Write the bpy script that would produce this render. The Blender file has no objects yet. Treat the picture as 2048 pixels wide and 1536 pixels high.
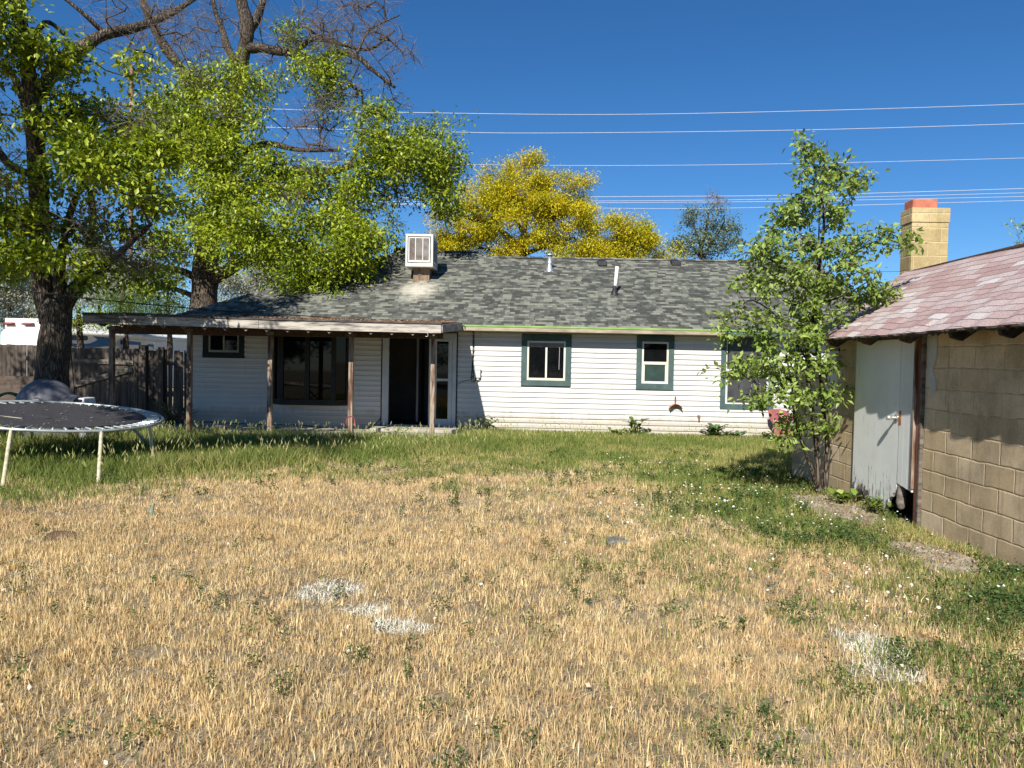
import bpy, math, random
import numpy as np
from mathutils import Matrix, Vector, Euler

R = math.radians
scene = bpy.context.scene
COL = scene.collection

# ------------------------------------------------------------------ camera
F_PX = 1500.0
cam_data = bpy.data.cameras.new("camera")
cam_data.sensor_width = 36.0
cam_data.lens = F_PX / 2048 * 36.0
cam_data.clip_end = 600
cam_data.clip_start = 0.05
cam = bpy.data.objects.new("camera", cam_data)
COL.objects.link(cam)
CAM_M = (Matrix.Translation((0, 0, 1.6)) @ Matrix.Rotation(R(1.41), 4, 'Z')
         @ Matrix.Rotation(R(90 - 1.68), 4, 'X') @ Matrix.Rotation(R(1.15), 4, 'Z'))
cam.matrix_world = CAM_M
scene.camera = cam

# ------------------------------------------------------------------ world, sun, exposure
SUN_D = Vector((0.265, 1.0, -0.8)).normalized()
el = math.asin(-SUN_D.z)
rot = math.atan2(-SUN_D.x, -SUN_D.y)
world = bpy.data.worlds.new("World")
scene.world = world
world.use_nodes = True
wn = world.node_tree
sky = wn.nodes.new('ShaderNodeTexSky')
sky.sky_type = 'NISHITA'
sky.sun_disc = False
sky.sun_elevation = el
sky.sun_rotation = rot
sky.altitude = 1400
sky.air_density = 1.0
sky.dust_density = 0.0
sky.ozone_density = 7.0
hsv = wn.nodes.new('ShaderNodeHueSaturation')
hsv.inputs['Saturation'].default_value = 1.16
wn.links.new(sky.outputs[0], hsv.inputs['Color'])
wn.links.new(hsv.outputs[0], wn.nodes['Background'].inputs[0])
wn.nodes['Background'].inputs[1].default_value = 0.075
sd = bpy.data.lights.new("sun", 'SUN')
sd.energy = 5.0
sd.angle = R(0.53)
sd.color = (1.0, 0.95, 0.87)
sun = bpy.data.objects.new("sun", sd)
COL.objects.link(sun)
sun.rotation_euler = SUN_D.to_track_quat('-Z', 'Y').to_euler()
scene.view_settings.view_transform = 'Standard'
scene.view_settings.look = 'None'
scene.view_settings.exposure = 0.63
scene.view_settings.gamma = 1.0
scene.cycles.max_bounces = 6
scene.cycles.transparent_max_bounces = 4
scene.cycles.diffuse_bounces = 3
scene.cycles.glossy_bounces = 3
scene.cycles.transmission_bounces = 3

# ------------------------------------------------------------------ helpers
def ray(px, py):
    d = Vector(((px - 1024) / F_PX, (768 - py) / F_PX, -1.0))
    return CAM_M.to_3x3() @ d

def P(px, py, Y):
    """world point seen at pixel (px,py) of the 2048x1536 frame at depth Y"""
    d = ray(px, py)
    t = Y / d.y
    return Vector((d.x * t, Y, 1.6 + d.z * t))

def gz(x, y):
    """height of the yard"""
    s = np.clip((np.asarray(y, float) - 9.0) / 6.0, 0, 1)
    s = s * s * (3 - 2 * s)
    return -0.09 * s

def G(px, py):
    d = ray(px, py)
    t = -1.6 / d.z
    return d.x * t, d.y * t

class MB:
    def __init__(s):
        s.v = []; s.f = []; s.uv = {}
    def add(s, vs, fs):
        n = len(s.v)
        s.v += [tuple(v) for v in vs]
        s.f += [tuple(n + i for i in f) for f in fs]
        return s
    def box(s, x0, x1, y0, y1, z0, z1):
        return s.add([(x0, y0, z0), (x1, y0, z0), (x1, y1, z0), (x0, y1, z0), (x0, y0, z1), (x1, y0, z1), (x1, y1, z1), (x0, y1, z1)],
                     [(0, 3, 2, 1), (4, 5, 6, 7), (0, 1, 5, 4), (1, 2, 6, 5), (2, 3, 7, 6), (3, 0, 4, 7)])
    def bar(s, a, b, w, h, up=(0, 0, 1)):
        """rectangular bar from a to b, w across, h along up"""
        a = Vector(a); b = Vector(b); d = (b - a).normalized()
        u = Vector(up); side = d.cross(u).normalized(); u = side.cross(d).normalized()
        vs = []
        for p in (a, b):
            for i, j in ((-1, -1), (1, -1), (1, 1), (-1, 1)):
                vs.append(p + side * (w / 2 * i) + u * (h / 2 * j))
        return s.add(vs, [(0, 1, 2, 3), (7, 6, 5, 4), (0, 4, 5, 1), (1, 5, 6, 2), (2, 6, 7, 3), (3, 7, 4, 0)])
    def tube(s, pts, r, n=8, caps=True):
        pts = [Vector(p) for p in pts]
        rs = r if isinstance(r, (list, tuple)) else [r] * len(pts)
        n0 = len(s.v)
        prev = None
        for i, p in enumerate(pts):
            d = (pts[min(i + 1, len(pts) - 1)] - pts[max(i - 1, 0)]).normalized()
            if prev is None:
                a = Vector((0, 0, 1)) if abs(d.z) < 0.9 else Vector((1, 0, 0))
                u = d.cross(a).normalized()
            else:
                u = (prev - d * prev.dot(d)).normalized()
            prev = u
            w = d.cross(u)
            for k in range(n):
                t = 2 * math.pi * k / n
                s.v.append(tuple(p + (u * math.cos(t) + w * math.sin(t)) * rs[i]))
        for i in range(len(pts) - 1):
            for k in range(n):
                a = n0 + i * n + k; b = n0 + i * n + (k + 1) % n
                s.f.append((a, b, b + n, a + n))
        if caps:
            s.f.append(tuple(n0 + k for k in range(n))[::-1])
            s.f.append(tuple(n0 + (len(pts) - 1) * n + k for k in range(n)))
        return s
    def prism(s, poly, y0, y1):
        """poly of (x,z) extruded in Y"""
        n = len(poly)
        vs = [(x, y0, z) for x, z in poly] + [(x, y1, z) for x, z in poly]
        fs = [tuple(range(n)), tuple(range(2 * n - 1, n - 1, -1))]
        fs += [(i, i + n, (i + 1) % n + n, (i + 1) % n) for i in range(n)]
        return s.add(vs, fs)
    def lathe(s, prof, c=(0, 0, 0), n=24, sx=1, sy=1):
        c = Vector(c); n0 = len(s.v)
        for r, z in prof:
            for k in range(n):
                t = 2 * math.pi * k / n
                s.v.append((c.x + r * sx * math.cos(t), c.y + r * sy * math.sin(t), c.z + z))
        for i in range(len(prof) - 1):
            for k in range(n):
                a = n0 + i * n + k; b = n0 + i * n + (k + 1) % n
                s.f.append((a, b, b + n, a + n))
        return s

def origin(o):
    v = Vector((0, 0, 0))
    while o is not None:
        v += Vector(o.location); o = o.parent
    return v

def obj(name, mb, m, parent=None, smooth=False, bevel=0, uv=None, loc=None):
    me = bpy.data.meshes.new(name)
    L = origin(parent) if parent is not None else (Vector(loc) if loc is not None else Vector((0, 0, 0)))
    vs = [(v[0] - L.x, v[1] - L.y, v[2] - L.z) for v in mb.v]
    me.from_pydata(vs, [], mb.f)
    me.materials.append(m)
    if smooth:
        me.polygons.foreach_set('use_smooth', [True] * len(me.polygons))
    if uv:
        ul = me.uv_layers.new(name='UVMap')
        for lp in me.loops:
            w = Vector(vs[lp.vertex_index]) + L
            ul.data[lp.index].uv = uv(w)
    me.update()
    o = bpy.data.objects.new(name, me)
    COL.objects.link(o)
    if parent is not None:
        o.parent = parent
    else:
        o.location = L
    if bevel:
        b = o.modifiers.new('bevel', 'BEVEL'); b.width = bevel; b.segments = 2; b.limit_method = 'ANGLE'
    return o

def tag(o, label=None, cat=None, group=None, kind=None):
    if label: o['label'] = label
    if cat: o['category'] = cat
    if group: o['group'] = group
    if kind: o['kind'] = kind
    return o

def empty(name, loc, label, cat, group=None):
    o = bpy.data.objects.new(name, None); COL.objects.link(o)
    o.location = loc; o.empty_display_size = 0.2
    return tag(o, label, cat, group)

def npmesh(name, V, Fc, m, cols=None, parent=None, smooth=False):
    """fast mesh from numpy; Fc (M,3) or (M,4)"""
    me = bpy.data.meshes.new(name)
    V = np.asarray(V, np.float32)
    if parent is not None:
        L = origin(parent); V = V - np.array([L.x, L.y, L.z], np.float32)
    Fc = np.asarray(Fc, np.int32)
    k = Fc.shape[1]; M = len(Fc)
    me.vertices.add(len(V)); me.vertices.foreach_set('co', V.ravel())
    me.loops.add(M * k); me.loops.foreach_set('vertex_index', Fc.ravel())
    me.polygons.add(M)
    me.polygons.foreach_set('loop_start', np.arange(0, M * k, k, dtype=np.int32))
    me.polygons.foreach_set('loop_total', np.full(M, k, np.int32))
    if smooth:
        me.polygons.foreach_set('use_smooth', np.ones(M, bool))
    if cols is not None:
        a = me.color_attributes.new('tint', 'FLOAT_COLOR', 'POINT')
        c = np.ones((len(V), 4), np.float32); c[:, :3] = cols
        a.data.foreach_set('color', c.ravel())
    me.update(calc_edges=True)
    me.materials.append(m)
    o = bpy.data.objects.new(name, me); COL.objects.link(o)
    if parent is not None: o.parent = parent
    return o

# ------------------------------------------------------------------ materials
def newmat(name):
    m = bpy.data.materials.new(name); m.use_nodes = True
    nt = m.node_tree
    return m, nt, nt.nodes['Principled BSDF']

def N(nt, t, **kw):
    n = nt.nodes.new(t)
    for k, v in kw.items():
        if hasattr(n, k): setattr(n, k, v)
        else: n.inputs[k].default_value = v
    return n

def ramp(nt, fac, stops):
    r = nt.nodes.new('ShaderNodeValToRGB')
    e = r.color_ramp.elements
    while len(e) < len(stops): e.new(0.5)
    for i, (p, c) in enumerate(stops):
        e[i].position = p
        e[i].color = (*c, 1) if not isinstance(c, float) else (c, c, c, 1)
    nt.links.new(fac, r.inputs[0])
    return r.outputs[0]

def mix(nt, fac, a, b, mode='MIX'):
    n = nt.nodes.new('ShaderNodeMix'); n.data_type = 'RGBA'; n.blend_type = mode
    def st(s, v):
        if isinstance(v, bpy.types.NodeSocket): nt.links.new(v, s)
        elif isinstance(v, (int, float)): s.default_value = v if s.type == 'VALUE' else (v, v, v, 1)
        else: s.default_value = (*v, 1)
    st(n.inputs[0], fac); st(n.inputs[6], a); st(n.inputs[7], b)
    return n.outputs[2]

def math_(nt, op, a, b=None, c=None):
    n = nt.nodes.new('ShaderNodeMath'); n.operation = op
    for i, v in enumerate((a, b, c)):
        if v is None: continue
        if isinstance(v, bpy.types.NodeSocket): nt.links.new(v, n.inputs[i])
        else: n.inputs[i].default_value = v
    return n.outputs[0]

def coords(nt, kind='Object', scale=(1, 1, 1), rot=(0, 0, 0), loc=(0, 0, 0)):
    tc = nt.nodes.new('ShaderNodeTexCoord')
    mp = nt.nodes.new('ShaderNodeMapping')
    mp.inputs['Scale'].default_value = scale
    mp.inputs['Rotation'].default_value = rot
    mp.inputs['Location'].default_value = loc
    nt.links.new(tc.outputs[kind], mp.inputs[0])
    return mp.outputs[0]

def noise(nt, vec, scale, detail=4, rough=0.6):
    n = nt.nodes.new('ShaderNodeTexNoise')
    n.inputs['Scale'].default_value = scale; n.inputs['Detail'].default_value = detail
    n.inputs['Roughness'].default_value = rough
    nt.links.new(vec, n.inputs['Vector'])
    return n.outputs[0]

def bump(nt, bs, h, strength=0.4, dist=0.01):
    b = nt.nodes.new('ShaderNodeBump')
    b.inputs['Strength'].default_value = strength; b.inputs['Distance'].default_value = dist
    nt.links.new(h, b.inputs['Height'])
    nt.links.new(b.outputs[0], bs.inputs['Normal'])
    return b

def pm(name, c1, c2, scale=6.0, rough=0.7, st=(1, 1, 1), bs=0.3, bd=0.005, bscale=None, metal=0.0, c3=None, lo=0.35, hi=0.65):
    """two or three tone noise material"""
    m, nt, b = newmat(name)
    v = coords(nt, scale=st)
    n = noise(nt, v, scale, 6)
    stops = [(lo, c1), (hi, c2)]
    if c3: stops.append((min(hi + 0.1, 1.0), c3))
    nt.links.new(ramp(nt, n, stops), b.inputs['Base Color'])
    b.inputs['Roughness'].default_value = rough
    b.inputs['Metallic'].default_value = metal
    b.inputs['Specular IOR Level'].default_value = 0.3
    if bs:
        bump(nt, b, noise(nt, v, bscale or scale * 3, 5), bs, bd)
    return m

def tint_mat(name, rough=0.6, trans=0.35, spec=0.3):
    """per leaf colour from the mesh, thin translucent sheet"""
    m, nt, b = newmat(name)
    a = N(nt, 'ShaderNodeAttribute'); a.attribute_name = 'tint'
    nt.links.new(a.outputs['Color'], b.inputs['Base Color'])
    b.inputs['Roughness'].default_value = rough
    b.inputs['Specular IOR Level'].default_value = spec
    if trans > 0:
        t = nt.nodes.new('ShaderNodeBsdfTranslucent')
        nt.links.new(mix(nt, 1.0, a.outputs['Color'], (1.3, 1.25, 0.6), 'MULTIPLY'), t.inputs[0])
        ms = nt.nodes.new('ShaderNodeMixShader'); ms.inputs[0].default_value = trans
        nt.links.new(b.outputs[0], ms.inputs[1]); nt.links.new(t.outputs[0], ms.inputs[2])
        nt.links.new(ms.outputs[0], nt.nodes['Material Output'].inputs[0])
    return m

# weathered wood variants, grain along the given stretch
M_post = pm('post_wood', (.10, .045, .025), (.36, .29, .22), 2.2, .85, (6, 6, .9), .5, .004, c3=(.24, .12, .07), lo=.4, hi=.6)
M_fasc = pm('fascia_wood', (.12, .105, .09), (.46, .42, .36), 1.6, .85, (1.2, 8, 9), .5, .004, lo=.36, hi=.56)
M_raft = pm('rafter_wood', (.06, .035, .025), (.14, .085, .055), 3, .85, (6, 1, 6))
M_fence = pm('fence_wood', (.035, .028, .022), (.125, .10, .08), 1.4, .9, (9, 9, .7), .5, .004)
M_fence2 = pm('fence_rail_wood', (.07, .06, .05), (.22, .19, .155), 2, .9, (.8, 9, 9), .5, .004)
M_paintwood = None
M_white = pm('white_vinyl', (.54, .54, .51), (.62, .62, .59), 4, .45, bs=0)
M_cream = pm('cream_vinyl', (.60, .58, .47), (.66, .64, .54), 4, .45, bs=0)
M_metalbox = pm('grey_box', (.42, .45, .42), (.52, .55, .52), 5, .5, bs=0)
M_black = pm('black_plastic', (.012, .012, .012), (.03, .03, .03), 8, .55, bs=.1)
M_rubber = pm('black_cable', (.01, .01, .01), (.02, .02, .02), 8, .7, bs=0)
M_rust = pm('rust', (.22, .06, .02), (.50, .20, .07), 14, .8, bs=.3)
M_rustdark = pm('old_rusty_sheet', (.12, .07, .045), (.30, .21, .13), 2.2, .7, (5, 5, .8), .2, c3=(.42, .35, .25))
M_galv = pm('galvanised', (.45, .47, .48), (.68, .70, .70), 5, .35, bs=.1, metal=.7)
M_galv2 = pm('spring_steel', (.42, .45, .45), (.60, .63, .63), 9, .35, bs=.1, metal=.45)
M_legs = pm('trampoline_leg_paint', (.34, .30, .16), (.55, .52, .38), 5, .5, (3, 3, 1), .2, c3=(.24, .12, .05), hi=.6)
M_rim = pm('trampoline_rim_steel', (.30, .33, .32), (.52, .56, .55), 4, .4, bs=.2, metal=.4, c3=(.35, .20, .10))
M_mat = pm('trampoline_mat', (.028, .027, .03), (.055, .052, .055), 30, .75, bs=.2)
M_conc = pm('concrete', (.30, .275, .235), (.46, .43, .37), 3.2, .95, bs=.5, bd=.004, bscale=30)
M_pvc = pm('white_pvc', (.70, .68, .62), (.80, .79, .74), 5, .5, bs=0)
M_teal = None

def teal():
    m, nt, b = newmat('faded_teal_paint')
    v = coords(nt)
    n = noise(nt, v, 3.5, 6, .65)
    c = ramp(nt, n, [(.35, (.034, .066, .062)), (.62, (.060, .100, .096)), (.74, (.14, .19, .185))])
    v2 = coords(nt, scale=(9, 9, 1))
    n2 = noise(nt, v2, 4, 6, .7)
    c = mix(nt, ramp(nt, n2, [(.62, 0.0), (.75, .55)]), c, (.38, .47, .45))
    nt.links.new(c, b.inputs['Base Color']); b.inputs['Roughness'].default_value = .75
    bump(nt, b, n2, .25, .003)
    return m
M_teal = teal()

def siding_mat():
    m, nt, b = newmat('white_siding')
    v = coords(nt)
    n = noise(nt, v, .8, 6, .6)
    c = ramp(nt, n, [(.3, (.55, .535, .50)), (.7, (.61, .595, .56))])
    # rain streaks and grime near the courses
    n2 = noise(nt, coords(nt, scale=(1, 1, 14)), 2.2, 5, .7)
    c = mix(nt, ramp(nt, n2, [(.58, 0.0), (.8, .35)]), c, (.56, .53, .47))
    n3 = noise(nt, coords(nt, scale=(14, 14, 1)), 1.3, 4, .6)
    c = mix(nt, ramp(nt, n3, [(.6, 0.0), (.8, .22)]), c, (.5, .49, .44))
    nt.links.new(c, b.inputs['Base Color'])
    tcz = nt.nodes.new('ShaderNodeTexCoord'); spz = nt.nodes.new('ShaderNodeSeparateXYZ'); nt.links.new(tcz.outputs['Object'], spz.inputs[0])
    spl = ramp(nt, math_(nt, 'SUBTRACT', spz.outputs[2], math_(nt, 'MULTIPLY', noise(nt, coords(nt, scale=(3, 3, .6)), 2, 5, .7), .55)), [(.0, .55), (.16, .0)])
    c = mix(nt, spl, c, (.36, .30, .22))
    seam = math_(nt, 'LESS_THAN', math_(nt, 'FRACT', math_(nt, 'ADD', math_(nt, 'DIVIDE', spz.outputs[0], 3.66), math_(nt, 'MULTIPLY', math_(nt, 'FLOOR', math_(nt, 'DIVIDE', spz.outputs[2], .2394)), .37))), .0016)
    c = mix(nt, math_(nt, 'MULTIPLY', seam, .6), c, (.2, .19, .17))
    nt.links.new(c, b.inputs['Base Color'])
    b.inputs['Roughness'].default_value = .5
    b.inputs['Specular IOR Level'].default_value = .3
    bump(nt, b, noise(nt, coords(nt, scale=(1, 1, 6)), 3, 4), .15, .006)
    return m
M_siding = siding_mat()

def glass(name, base, rough=.03):
    m, nt, b = newmat(name)
    v = coords(nt)
    n = noise(nt, v, 3, 5)
    nt.links.new(ramp(nt, n, [(.35, base), (.75, tuple(c * 1.8 + .002 for c in base))]), b.inputs['Base Color'])
    b.inputs['Roughness'].default_value = rough
    b.inputs['Specular IOR Level'].default_value = .22
    bump(nt, b, noise(nt, v, 1.2, 2), .02, .01)
    return m
M_glass = glass('window_glass', (.003, .0035, .004))
M_glass2 = glass('obscure_glass', (.025, .042, .038), .3)
M_glass3 = glass('bay_glass', (.002, .002, .002))

def shingle_mat(name, tones, roww, rowh, stain=False, speck=.25, seed=0, bumpd=.012, wobk=.10):
    """roof shingles from the roof's own uv (metres along eave, metres up slope)"""
    m, nt, b = newmat(name)
    tc = nt.nodes.new('ShaderNodeTexCoord')
    uv = tc.outputs['UV']
    sep = nt.nodes.new('ShaderNodeSeparateXYZ'); nt.links.new(uv, sep.inputs[0])
    U, V = sep.outputs[0], sep.outputs[1]
    wob = noise(nt, uv, 1.2, 2)
    V = math_(nt, 'ADD', V, math_(nt, 'MULTIPLY', math_(nt, 'SUBTRACT', wob, .5), rowh * wobk))
    row = math_(nt, 'FLOOR', math_(nt, 'DIVIDE', V, rowh))
    fr = math_(nt, 'FRACT', math_(nt, 'DIVIDE', V, rowh))
    def cell(w, k):
        wn1 = nt.nodes.new('ShaderNodeTexWhiteNoise'); wn1.noise_dimensions = '1D'
        nt.links.new(math_(nt, 'ADD', row, k), wn1.inputs['W'])
        uu = math_(nt, 'ADD', math_(nt, 'DIVIDE', U, w), math_(nt, 'MULTIPLY', wn1.outputs[0], 7.3))
        ci = math_(nt, 'FLOOR', uu); cf = math_(nt, 'FRACT', uu)
        cb = nt.nodes.new('ShaderNodeCombineXYZ')
        nt.links.new(ci, cb.inputs[0]); nt.links.new(row, cb.inputs[1]); cb.inputs[2].default_value = k
        w2 = nt.nodes.new('ShaderNodeTexWhiteNoise'); w2.noise_dimensions = '3D'
        nt.links.new(cb.outputs[0], w2.inputs[0])
        return w2.outputs[0], cf
    a, fa = cell(roww, 1.5 + seed)
    c2, fb = cell(roww * .43, 8.5 + seed)
    if len(tones) > 2 and stain is not None:
        mixv = math_(nt, 'ADD', math_(nt, 'MULTIPLY', a, .62), math_(nt, 'MULTIPLY', c2, .38))
    else:
        mixv = a
    c = ramp(nt, mixv, tones)
    sp = noise(nt, uv, 90, 3, .7)
    c = mix(nt, speck, c, ramp(nt, sp, [(.35, .08), (.65, .95)]), 'OVERLAY')
    # course lines: shade under each butt edge put into the colour; slots: dark joints
    line = math_(nt, 'LESS_THAN', fr, .10)
    slot = math_(nt, 'LESS_THAN', fa, .02)
    dk = math_(nt, 'MAXIMUM', math_(nt, 'MULTIPLY', line, .75), math_(nt, 'MULTIPLY', slot, .5))
    c = mix(nt, dk, c, (.03, .03, .028))
    if stain:
        ob = nt.nodes.new('ShaderNodeSeparateXYZ'); nt.links.new(uv, ob.inputs[0])
        dx = math_(nt, 'DIVIDE', math_(nt, 'SUBTRACT', ob.outputs[0], stain[0]), stain[2])
        dy = math_(nt, 'DIVIDE', math_(nt, 'SUBTRACT', ob.outputs[1], stain[1]), stain[3])
        dd = math_(nt, 'SQRT', math_(nt, 'ADD', math_(nt, 'POWER', dx, 2.0), math_(nt, 'POWER', dy, 2.0)))
        nn = noise(nt, uv, 5, 6, .7)
        s = math_(nt, 'SUBTRACT', math_(nt, 'ADD', 1.0, math_(nt, 'MULTIPLY', math_(nt, 'SUBTRACT', nn, .5), 1.6)), dd)
        s = math_(nt, 'MULTIPLY', ramp(nt, s, [(.0, 0.0), (.75, 1.0)]), math_(nt, 'SUBTRACT', 1.0, math_(nt, 'MULTIPLY', dk, .7)))
        c = mix(nt, math_(nt, 'MULTIPLY', s, .85), c, (.56, .52, .42))
    nt.links.new(c, b.inputs['Base Color'])
    b.inputs['Roughness'].default_value = .95
    b.inputs['Specular IOR Level'].default_value = .15
    h = math_(nt, 'SUBTRACT', 1.0, fr)
    h = math_(nt, 'ADD', h, math_(nt, 'MULTIPLY', a, .35))
    h = math_(nt, 'ADD', h, math_(nt, 'MULTIPLY', sp, .25))
    bump(nt, b, h, .7, bumpd)
    return m
M_roof = shingle_mat('green_grey_shingles', [(.22, (.056, .057, .050)), (.42, (.088, .091, .079)), (.58, (.128, .132, .110)), (.76, (.205, .21, .17))],
                     .24, .125, stain=(-2.95, 2.35, .62, .95))
M_shedroof = shingle_mat('faded_rose_shingles', [(.10, (.35, .235, .225)), (.35, (.395, .295, .28)), (.75, (.43, .35, .335)), (.96, (.52, .485, .465))],
                         .31, .108, stain=None, speck=.5, seed=3, wobk=.5, bumpd=.006)

def block_mat(name, c1, c2, cm, lw=.4064, lh=.2032, axis='YZ', dirt=True):
    m, nt, b = newmat(name)
    tc = nt.nodes.new('ShaderNodeTexCoord')
    sep = nt.nodes.new('ShaderNodeSeparateXYZ'); nt.links.new(tc.outputs['Object'], sep.inputs[0])
    cb = nt.nodes.new('ShaderNodeCombineXYZ')
    wv = noise(nt, tc.outputs['Object'], 2.5, 3)
    wob = math_(nt, 'MULTIPLY', math_(nt, 'SUBTRACT', wv, .5), .045)
    h = math_(nt, 'ADD', sep.outputs[1], sep.outputs[0])
    nt.links.new(math_(nt, 'ADD', h, wob), cb.inputs[0])
    nt.links.new(math_(nt, 'ADD', sep.outputs[2], wob), cb.inputs[1])
    def brick(ms, sm):
        br = nt.nodes.new('ShaderNodeTexBrick')
        nt.links.new(cb.outputs[0], br.inputs['Vector'])
        br.inputs['Scale'].default_value = 1
        br.inputs['Brick Width'].default_value = lw; br.inputs['Row Height'].default_value = lh
        br.inputs['Mortar Size'].default_value = ms; br.inputs['Mortar Smooth'].default_value = sm
        br.inputs['Color1'].default_value = (0, 0, 0, 1); br.inputs['Color2'].default_value = (1, 1, 1, 1)
        br.inputs['Mortar'].default_value = (.5, .5, .5, 1)
        return br
    br = brick(.005, .3)
    c = mix(nt, br.outputs['Color'], c1, c2)
    c = mix(nt, ramp(nt, noise(nt, tc.outputs['Object'], 1.1, 3), [(.5, 0.0), (.66, .55)]), c, tuple((x + .12) * .62 for x in c1))
    n1 = noise(nt, tc.outputs['Object'], 2.4, 8, .75)
    c = mix(nt, ramp(nt, n1, [(.44, 0.0), (.66, .6)]), c, tuple(x * .5 for x in c1))
    n2 = noise(nt, tc.outputs['Object'], 60, 4, .7)
    c = mix(nt, .3, c, ramp(nt, n2, [(.3, .2), (.7, .8)]), 'OVERLAY')
    br3 = brick(.011, .6)
    c = mix(nt, math_(nt, 'MULTIPLY', br3.outputs['Fac'], .35), c, tuple(x * 1.25 for x in c2))
    mv = ramp(nt, noise(nt, tc.outputs['Object'], 7, 5, .7), [(.42, .25), (.58, 1.0)])
    c = mix(nt, math_(nt, 'MULTIPLY', br.outputs['Fac'], mv), c, cm)
    drip = ramp(nt, noise(nt, coords(nt, scale=(6, 6, .8)), 1.6, 6, .7), [(.56, 0.0), (.72, .5)])
    c = mix(nt, drip, c, tuple(x * .42 for x in c1))
    nt.links.new(c, b.inputs['Base Color'])
    b.inputs['Roughness'].default_value = .95
    b.inputs['Specular IOR Level'].default_value = .15
    br2 = brick(.012, .9)
    hh = math_(nt, 'SUBTRACT', math_(nt, 'MULTIPLY', n2, .15), br2.outputs['Fac'])
    hh = math_(nt, 'ADD', hh, math_(nt, 'MULTIPLY', br2.outputs['Color'], .12))
    bump(nt, b, hh, .7, .009)
    return m
M_block = block_mat('tan_block', (.50, .38, .225), (.66, .525, .35), (.34, .26, .155))
M_chim = block_mat('yellow_block', (.42, .32, .15), (.54, .43, .23), (.48, .41, .28), lw=.39, lh=.205)

# ------------------------------------------------------------------ ground
def vnoise(x, y, scale, seed, octaves=3):
    rs = np.random.RandomState(seed)
    g = rs.rand(256, 256)
    x = np.asarray(x, float); y = np.asarray(y, float)
    out = np.zeros(np.broadcast(x, y).shape); amp = 1; tot = 0
    for o in range(octaves):
        u = x / scale * 2 ** o + 31.7 * o + 100; v = y / scale * 2 ** o + 17.3 * o + 100
        i = np.floor(u).astype(int); j = np.floor(v).astype(int)
        fu = u - i; fv = v - j
        fu = fu * fu * (3 - 2 * fu); fv = fv * fv * (3 - 2 * fv)
        i0 = i % 256; i1 = (i + 1) % 256; j0 = j % 256; j1 = (j + 1) % 256
        out += amp * ((g[i0, j0] * (1 - fu) + g[i1, j0] * fu) * (1 - fv) + (g[i0, j1] * (1 - fu) + g[i1, j1] * fu) * fv)
        tot += amp; amp *= .55
    return out / tot

def ground_mat():
    m, nt, b = newmat('yard_soil')
    v = coords(nt)
    n = noise(nt, v, 1.1, 7, .65)
    c = ramp(nt, n, [(.3, (.17, .135, .09)), (.55, (.31, .25, .165)), (.75, (.42, .35, .235))])
    n2 = noise(nt, v, 35, 5, .75)
    c = mix(nt, .7, c, ramp(nt, n2, [(.3, .05), (.7, .95)]), 'OVERLAY')
    nt.links.new(c, b.inputs['Base Color']); b.inputs['Roughness'].default_value = 1
    b.inputs['Specular IOR Level'].default_value = .1
    bump(nt, b, n2, .9, .03)
    return m
xs = np.concatenate([np.array([-300, -120, -60, -35]), np.linspace(-24, 14, 96), np.array([25, 60, 120, 300])])
ys = np.concatenate([np.array([-60, -20, -5]), np.linspace(0, 22, 60), np.array([30, 45, 80, 150, 400])])
XX, YY = np.meshgrid(xs, ys)
ZZ = gz(XX, YY) + (vnoise(XX, YY, .9, 3) - .5) * .05 * ((np.abs(XX) < 20) & (YY < 20))
ZZ = np.where(YY > 14.6, -.09, ZZ)
nx, ny = len(xs), len(ys)
idx = np.arange(nx * ny).reshape(ny, nx)
Fq = np.stack([idx[:-1, :-1], idx[:-1, 1:], idx[1:, 1:], idx[1:, :-1]], -1).reshape(-1, 4)
g = npmesh('ground', np.stack([XX, YY, ZZ], -1).reshape(-1, 3), Fq, ground_mat(), smooth=True)
tag(g, kind='structure')

# patio slab and doorstep
mb = MB()
mb.box(-12.6, -1.45, 15.35, 17.62, -.16, -.04)
o = obj('patio', mb, M_conc, bevel=.01); tag(o, kind='structure')
mb = MB(); mb.box(-3.6, -1.62, 16.75, 17.62, -.036, .045)
o = obj('doorstep', mb, M_conc, bevel=.01); tag(o, kind='structure')

# ------------------------------------------------------------------ house
HY = 17.65
house = empty('house', (0, 17.65, 0), 'low white vinyl-sided house with grey-green shingle roof behind the yard', 'house')
X0, X1 = -8.1, 7.75
Z0, Z1 = -.06, 2.42
# openings (x0,x1,z0,z1)
def px2x(px): return (px - 1061) / 1500 * HY
def rect(pxa, pxb, pya, pyb):
    a = P(pxa, (pya + pyb) / 2, HY); b = P(pxb, (pya + pyb) / 2, HY)
    t = P((pxa + pxb) / 2, pya, HY); u = P((pxa + pxb) / 2, pyb, HY)
    return a.x, b.x, u.z, t.z
W_A = rect(1042.5, 1142.5, 668, 772)
W_B = rect(1272.5, 1347.5, 671.5, 779.5)
W_C = rect(1441, 1548, 660, 819)
W_D = rect(406.5, 489.5, 650, 716)
BAY = rect(547, 697, 650, 809)
DOOR = rect(765, 912.5, 667.5, 853)
ops = [W_A, W_B, W_C, W_D, BAY, DOOR]
mb = MB()
pitch = .1197
nz = int((Z1 - Z0) / pitch) + 1
prof = [(.0275, 0.0), (.029, .010), (.027, .060), (.016, .070), (.003, pitch - .002)]
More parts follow.
